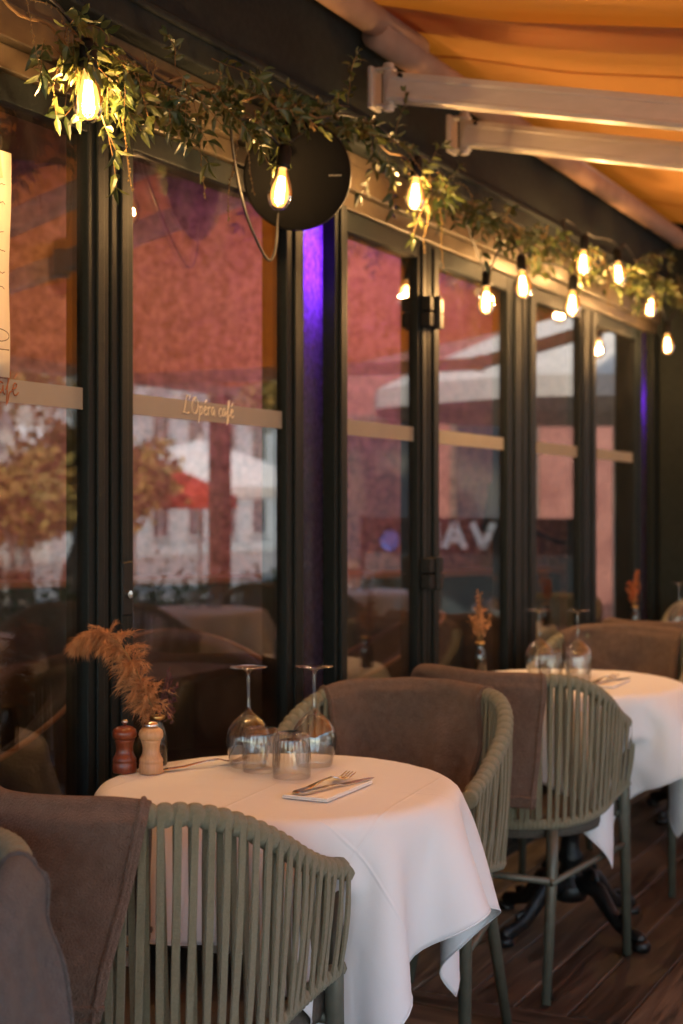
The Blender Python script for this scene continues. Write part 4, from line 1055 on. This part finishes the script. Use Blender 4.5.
# ------------------------------------------------------------------ inside the room
def tub_armchair(loc, rz, label):
    o = empty('tub_armchair', loc, rz, label=label, cat='armchair', group='leather armchairs inside'); n_ = 26
    def curve(i, r_, z_): a = -PI*.08+ (PI*1.16)*i/n_; return Vector((r_*math.cos(a+PI), r_*math.sin(a+PI), z_))
    mb = MB(); vs = []; fs = []
    for i in range(n_+1):
        ht = .60+.24*max(0,math.sin(PI*i/n_))**1.2
        vs += [curve(i,.31,.25), curve(i,.35,ht), curve(i,.31,ht+.015), curve(i,.25,ht-.02), curve(i,.23,.30)]
    for i in range(n_):
        for k in range(4): a = i*5+k; fs.append((a, a+1, a+6, a+5))
    mb.add(vs, fs); mb.build('backrest', M['leather'], o, smooth=True)
    mb = MB(); mb.tube([curve(i,.352,.605+.24*max(0,math.sin(PI*i/n_))**1.2) for i in range(n_+1)], .008, 6); mb.build('piping', M['piping'], o, smooth=True)
    mb = MB(); mb.lathe([(0,.28),(.27,.28),(.29,.31),(.29,.42),(.26,.45),(0,.455)], 32); mb.build('seat', M['leather'], o, smooth=True)
    for a in (.8,2.3,3.9,5.4): mb = MB(); mb.tube([(.2*math.cos(a),.2*math.sin(a),.29),(.25*math.cos(a),.25*math.sin(a),.002)], [.018,.012], 8); mb.build('leg', M['iron'], o)
    return o
tub_armchair((-2.75,3.05,0), 2.6, 'dark leather tub armchair with tan piping behind the first glass pane')
tub_armchair((-2.55,3.95,0), -2.2, 'dark leather tub armchair with tan piping behind the keyhole door')
tub_armchair((-2.60,5.2,0), 2.2, 'dark leather tub armchair behind the narrow glass door')
it = empty('dining_table', (-2.85,3.75,0), label='square dark dining table standing inside between leather armchairs', cat='table')
mb = MB(); mb.box(-.35,.35,-.35,.35,.72,.75); mb.build('tabletop', M['leather'], it, bevel=.004)
mb = MB(); mb.lathe([(0,.72),(.03,.72),(.03,.03),(.2,.02),(.2,0),(0,0)], 24); mb.build('pedestal', M['iron'], it)
for lx, ly, lb in ((-3.9,3.3,'round ceiling lamp inside, behind the first pane'),(-3.3,4.7,'round ceiling lamp inside, behind the keyhole door'),(-2.7,5.9,'round ceiling lamp inside, behind the far panes')):
    o = empty('ceiling_lamp', (lx,ly,2.80), label=lb, cat='ceiling lamp', group='ceiling lamps inside')
    mb = MB(); mb.lathe([(0,-.001),(.13,-.001),(.135,-.03),(.115,-.034),(.115,-.026),(0,-.026)], 32); mb.build('housing', M['black'], o, smooth=False)
    mb = MB(); mb.lathe([(0,-.030),(.112,-.030),(.112,-.027),(0,-.027)], 32); mb.build('diffuser', M['lamp_white'], o)
    ld = bpy.data.lights.new('lamp_light','AREA'); ld.shape = 'DISK'; ld.size = .22; ld.energy = 1.7; ld.color = (1,.68,.42)
    lo = bpy.data.objects.new('lamp_light', ld); COL.objects.link(lo); lo.parent = o; lo.location = (0,0,-.04)
def purple(loc, rot, size, e, label):
    o = empty('led_bar', loc, label=label, cat='led bar', group='purple led bars inside')
    mb = MB(); mb.box(-.02,.02,-size/2,size/2,-.0,.03); mb.build('housing', M['black'], o)
    mb = MB(); mb.box(-.014,.014,-size/2+.01,size/2-.01,-.004,-.001); mb.build('diffuser', M['purple_led'], o)
    ld = bpy.data.lights.new('led_light','AREA'); ld.shape = 'RECTANGLE'; ld.size = .1; ld.size_y = size; ld.spread = math.radians(130); ld.energy = e; ld.color = (.40,.07,1)
    lo = bpy.data.objects.new('led_light', ld); COL.objects.link(lo); lo.parent = o; lo.rotation_euler = rot; lo.location = (0,0,-.02)
purple((-2.30,5.9,2.77), (0,math.radians(48),0), 1.6, 7, 'purple led bar on the ceiling inside, behind the middle panes')
purple((-2.25,6.6,2.77), (0,math.radians(40),0), 1.0, 8, 'purple led bar on the ceiling inside, at the far end')
# two small wall speakers and a wall lamp
for k, (u, z, lb) in enumerate(((1.45,2.42,'small black speaker high on the stucco wall inside, behind the first pane'),(2.1,2.38,'small black spotlight on the stucco wall inside, near the door stile'))):
    p = A_+d_*u+nrm*.06; mb = MB(); mb.box(-.05,.05,-.05,.05,z-.08,z+.08); o = mb.build('wall_speaker', M['black'], bevel=.01); o.location = p; tag(o, lb, 'speaker')
for k, u in enumerate((4.62,)):
    p = A_+d_*u+nrm*.02; o = empty('wall_lamp', (p.x,p.y,1.15), math.atan2(d_.y,d_.x), label='black two armed wall lamp on the stucco wall behind the far panes', cat='wall lamp')
    mb = MB()
    for sg in (-1,1): mb.tube(smooth_path([(0,-.02,0),(sg*.12,-.10,-.07),(sg*.26,-.10,-.04),(sg*.30,-.10,.06)]), .011, 8)
    mb.build('arm', M['black'], o, smooth=True)
    for sg in (-1,1): mb = MB(); mb.lathe([(.02,.26),(.035,.24),(.055,.10),(.075,.02),(.06,.0)], 24, c=(sg*.30,-.10,.0)); mb.build('lamp_shade', M['black'], o, smooth=True)

# ------------------------------------------------------------------ second row of tables towards the street
for k, y in enumerate((4.35, 6.15, 7.95)):
    nn_ = ('nearest','middle','farthest')[k]
    t = copy_tree(table0); t.location = (.25,y,0); tag(t, f'{nn_} bistro table of the outer row, mirrored in the panes', 'table', 'round bistro tables')
    c = copy_tree(cl2 if k % 2 else cl1); c.location = (.25,y,0); c.rotation_euler.z = k*1.57; c['label'] = f'white cloth on the {nn_} table of the outer row'
    for sd_ in (-1, 1):
        h = copy_tree(chair0); h.location = (.25, y+sd_*.62, 0); h.rotation_euler.z = 0 if sd_ < 0 else PI
        h['label'] = f'rope armchair on the {"near" if sd_ < 0 else "far"} side of the {nn_} table of the outer row'
    dup(g1, (.22,y+.1,TZ), f'wine glass on the {nn_} table of the outer row'); dup(t1, (.30,y+.02,TZ), f'tumbler on the {nn_} table of the outer row')

# ------------------------------------------------------------------ street beyond the terrace (mirrored in the glass)
def tree(loc, h, cr, mt, label, seed):
    r = random.Random(seed); o = empty('tree', loc, label=label, cat='tree', group='street trees'); tk = MB()
    P = smooth_path([(0,0,0),(r.uniform(-.1,.1),r.uniform(-.1,.1),h*.3),(r.uniform(-.3,.3),r.uniform(-.3,.3),h*.65)], 2); tk.tube(P, [lerp(.16,.08,i/(len(P)-1)) for i in range(len(P))], 10)
    lf = MB(); tips = []
    for k in range(13):
        a = r.uniform(0,6.28); el = r.uniform(.1,1.3); b = P[-1-r.randrange(3)]; L1 = cr*r.uniform(.6,1.05); e = b+Vector((math.cos(a)*math.cos(el), math.sin(a)*math.cos(el), math.sin(el)*.9))*L1
        m_ = b.lerp(e,.5)+Vector((0,0,-.1)); Q = smooth_path([b,m_,e],2); tk.tube(Q, [lerp(.05,.012,i/(len(Q)-1)) for i in range(len(Q))], 6); tips += [m_, e, b.lerp(e,.75)]
    tk.build('trunk', M['bark'], o, smooth=True)
    for c in tips:
        cl = cr*r.uniform(.18,.34)
        for q in range(130):
            v = Vector((r.gauss(0,1), r.gauss(0,1), r.gauss(0,.8)))*cl*.55; p = c+v; s_ = r.uniform(.05,.10)
            a = Vector((r.gauss(0,1), r.gauss(0,1), r.gauss(0,1))).normalized()*s_; b = a.cross(Vector((r.gauss(0,1), r.gauss(0,1), r.gauss(0,1))).normalized())
            if b.length < 1e-4: continue
            b = b.normalized()*s_*.55; lf.add([p-a, p+b, p+a, p-b], [(0,1,2,3)])
    lf.build('crown', mt, o); return o
tree((6.0,11.2,-.45), 4.6, 1.9, M['tree_gold'], 'tree with golden leaves standing left in the mirrored street', 1)
tree((8.4,13.2,-.45), 5.0, 2.0, M['tree_gold'], 'tree with golden brown leaves just beyond the red parasol', 2)
tree((11.6,20.5,-.45), 6.4, 2.3, M['tree_green'], 'green tree between the white parasol and the stone buildings', 3)
tree((10.5,26.0,-.45), 6.0, 2.3, M['tree_gold'], 'sparse tree far down the street beyond the white parasol', 4)
tree((4.8,7.0,-.45), 4.2, 1.6, M['tree_gold'], 'golden tree close to the terrace edge beside the near posts', 5)
def parasol(loc, r_, zt, zh, mt, label, closed=False):
    o = empty('parasol', loc, label=label, cat='parasol', group='cafe parasols')
    mb = MB(); mb.tube([(0,0,0),(0,0,zt+.08)], .025, 10); mb.build('pole', M['alu'], o, smooth=True)
    mb = MB(); mb.lathe([(0,.0),(.28,.0),(.28,.07),(.05,.09),(0,.09)], 20); mb.build('base', M['iron'], o)
    mb = MB(); vs = [(0,0,zt)]; fs = []; n_ = 8; rings = 6
    for i in range(1, rings+1):
        u = i/rings
        for k in range(n_*4):
            a = 2*PI*k/(n_*4); pull = 1-.05*abs(math.sin(a*n_/2))*u
            if closed: rr = r_*(.10+.9*u**.8)*(1+.30*math.cos(a*8)); z = lerp(zt, zh, u)
            else: rr = r_*u*pull; z = zt-(zt-zh)*(u**1.15)-(.16 if i == rings else 0)*0
            vs.append((rr*math.cos(a), rr*math.sin(a), z))
    m_ = n_*4
    for k in range(m_): fs.append((0, 1+k, 1+(k+1)%m_))
    for i in range(rings-1):
        for k in range(m_): a = 1+i*m_; fs.append((a+k, a+m_+k, a+m_+(k+1)%m_, a+(k+1)%m_))
    if not closed:       # valance
        b0 = len(vs); e0 = 1+(rings-1)*m_
        vs += [(vs[e0+k][0]*1.005, vs[e0+k][1]*1.005, zh-.16) for k in range(m_)]
        for k in range(m_): fs.append((e0+k, b0+k, b0+(k+1)%m_, e0+(k+1)%m_))
    mb.add(vs, fs); c = mb.build('canopy', mt, o, smooth=closed); q_ = c.modifiers.new('t','SOLIDIFY'); q_.thickness = .004
    return o
parasol((8.3,18.6,-.45), 2.0, 2.75, 2.0, M['white_fab'], 'open white parasol on the street, second from the left')
parasol((6.9,14.9,-.45), 1.35, 2.40, 1.85, M['red_fab'], 'open red parasol on the street')
parasol((10.9,17.6,-.45), 2.2, 3.0, 2.25, M['white_fab'], 'open white parasol farther back behind the red one')
parasol((5.4,10.7,-.45), .20, 2.75, 1.1, M['white_fab'], 'closed white parasol standing under the golden tree', True)
def building(x0, x1, y0, y1, h, mt, label, face='x', floors=4):
    o = empty('town_house', ((x0+x1)/2,(y0+y1)/2,-.45), label=label, cat='building', group='buildings across the street'); inv_ = Matrix.Translation(-o.location)
    mb = MB(); mb.box(x0,x1,y0,y1,-.45,h); mb.box(x0-.15,x1+.15,y0-.15,y1+.15,h+.002,h+.25)
    for f in range(1, floors): mb.box(x0-.06,x0-.002,y0,y1,h*f/floors-.08,h*f/floors+.08)
    mb.build('wall', mt, o).data.transform(inv_)
    mb = MB(); mb.add([(x0,y0,h+.26),(x1,y0,h+.26),(x1,y1,h+.26),(x0,y1,h+.26),(x0+1.5,y0+1,h+2),(x1-1.5,y0+1,h+2),(x1-1.5,y1-1,h+2),(x0+1.5,y1-1,h+2)],[(0,1,5,4),(1,2,6,5),(2,3,7,6),(3,0,4,7),(4,5,6,7)]); mb.build('roof', M['roof'], o).data.transform(inv_)
    y = y0+1.0
    while y < y1-1.2:
        for f in range(floors):
            z0 = h*f/floors+.75 if f else .2; z1 = z0+h/floors*.58
            fr = MB(); fr.box(x0-.05,x0-.002,y-.08,y,z0,z1); fr.box(x0-.05,x0-.002,y+.95,y+1.03,z0,z1); fr.box(x0-.05,x0-.002,y-.08,y+1.03,z1+.001,z1+.09); fr.box(x0-.09,x0-.002,y-.12,y+1.07,z0-.09,z0-.001); fr.box(x0-.04,x0-.004,y+.45,y+.50,z0,z1)
            a = fr.build('window', M['shutter'], o); a.data.transform(inv_)
            gb = MB(); gb.box(x0-.015,x0-.004,y,y+.95,z0,z1); gb.build('window_pane', M['winglass'], a).data.transform(inv_)
        y += 2.2
    return o
building(25, 34, 6, 20, 8, M['stone1'], 'pale stone house across the street behind the golden trees')
building(25.5, 35, 20.3, 34, 9, M['stone2'], 'tan stone house farther along the opposite side')
building(24, 34, 34.5, 50, 9, M['stone1'], 'pale stone house at the far end of the street')
building(25, 34, -14, 5.6, 8.5, M['stone2'], 'tan stone house opposite the camera side of the terrace')
o = empty('brick_house', (1.0,17.0,-.45), label='rosy brick house closing the street past the far end of the terrace', cat='building'); inv_ = Matrix.Translation(-o.location)
mb = MB(); mb.box(-4,4.6,15.6,22,-.45,9); mb.box(-4.1,4.75,15.45,22,9.002,9.3); mb.build('wall', M['brick'], o).data.transform(inv_)
for xx in (-2.6,-.4,1.8,3.3):
    for zz in (.6,3.6,6.6):
        fr = MB(); fr.box(xx-.07,xx,15.55,15.598,zz,zz+1.7); fr.box(xx+.95,xx+1.02,15.55,15.598,zz,zz+1.7); fr.box(xx-.07,xx+1.02,15.55,15.598,zz+1.701,zz+1.79); fr.box(xx-.1,xx+1.05,15.50,15.598,zz-.09,zz-.001)
        a = fr.build('window', M['bark'], o); a.data.transform(inv_); gb = MB(); gb.box(xx,xx+.95,15.58,15.596,zz,zz+1.7); gb.build('window_pane', M['winglass'], a).data.transform(inv_)
parasol((-.25,11.9,-.45), 2.15, 3.55, 2.68, M['beige_fab'], 'broad white parasol just beyond the far end of the terrace, mirrored as pale streaks')
o = empty('windbreak_screen', (.95,11.2,0), label='dark windbreak panel with white letters VAN at the far end of the terrace', cat='windbreak')
mb = MB(); mb.box(-1.1,.85,.0,.03,.35,.87); mb.build('panel', M['sign_dark'], o, bevel=.004)
mb = MB(); mb.box(-1.14,-1.1,-.01,.04,0,1.2); mb.box(.85,.89,-.01,.04,0,1.2); mb.box(-1.1,.85,.0,.03,.30,.348); mb.box(-1.1,.85,.005,.025,.872,1.18); mb.build('frame', M['frame'], o)
def bar(mb, a, b, w_=.028):
    a, b = Vector((a[0],0,a[1])), Vector((b[0],0,b[1])); d = (b-a).normalized(); q = Vector((d.z,0,-d.x))*w_; t_ = Vector((0,-.004,0)); e_ = Vector((0,-.001,0))
    vs = [a-q+e_, a+q+e_, b+q+e_, b-q+e_, a-q+t_, a+q+t_, b+q+t_, b-q+t_]; mb.add(vs, [(0,1,2,3),(7,6,5,4),(0,4,5,1),(1,5,6,2),(2,6,7,3),(3,7,4,0)])
for nm_, x0_, st in (('V', -.36, ((0,1,.5,0),(.5,0,1,1))), ('A', -.10, ((0,0,.5,1),(.5,1,1,0),(.22,.35,.78,.35))), ('N', .16, ((0,0,0,1),(0,1,1,0),(1,0,1,1)))):
    lb_ = MB()
    for k_, (ax, az, bx, bz) in enumerate(st): lb_.v; bar(lb_, (x0_+ax*.19, .92+az*.22), (x0_+bx*.19, .92+bz*.22)) 
    lt = lb_.build('letter', M['screen'], o)
mb = MB(); mb.lathe([(0,0),(.09,0),(.09,.004),(0,.004)], 24); e_ = mb.build('blue_disc', M['sign_blue'], o); e_.data.transform(Matrix.Translation((.60,-.001,.98)) @ Matrix.Rotation(PI/2,4,'X'))
tree((5.45,10.95,-.45), 2.5, .85, M['tree_gold'], 'small golden leaved tree in the street, lowest of the trees and nearest the closed parasol', 21)
tree((6.3,12.9,-.45), 2.9, .95, M['tree_gold'], 'small golden leaved tree just left of the red parasol in the mirrored street', 22)
tree((7.6,11.4,-.45), 3.2, 1.1, M['tree_green'], 'small green tree behind the low golden one in the mirrored street', 23)
# lettered board far along the terrace edge (only its mirror image shows, so it reads backwards in the panes)
for k, y in enumerate((5.0, 6.6, 8.2, 9.8)):
    o = empty('planter', (1.78, y, 0), label=('planter nearest the camera on the terrace edge','second planter along the terrace edge','third planter along the terrace edge','farthest planter on the terrace edge')[k], cat='planter', group='planters on the terrace edge')
    mb = MB(); mb.box(-.11,.11,-.62,.62,0,.42); mb.build('box', M['planter'], o, bevel=.01)
    mb = MB(); r = random.Random(40+k)
    for q in range(1500):
        p = Vector((r.gauss(0,.09), r.uniform(-.62,.62), .43+abs(r.gauss(0,.16)))); a = Vector((r.gauss(0,1), r.gauss(0,1), r.gauss(0,1))).normalized()*.03; b = a.cross(Vector((r.gauss(0,1), r.gauss(0,1), r.gauss(0,1))))
        if b.length > 1e-4: b = b.normalized()*.014; mb.add([p-a,p+b,p+a,p-b],[(0,1,2,3)])
    mb.build('hedge', M['tree_green'], o)
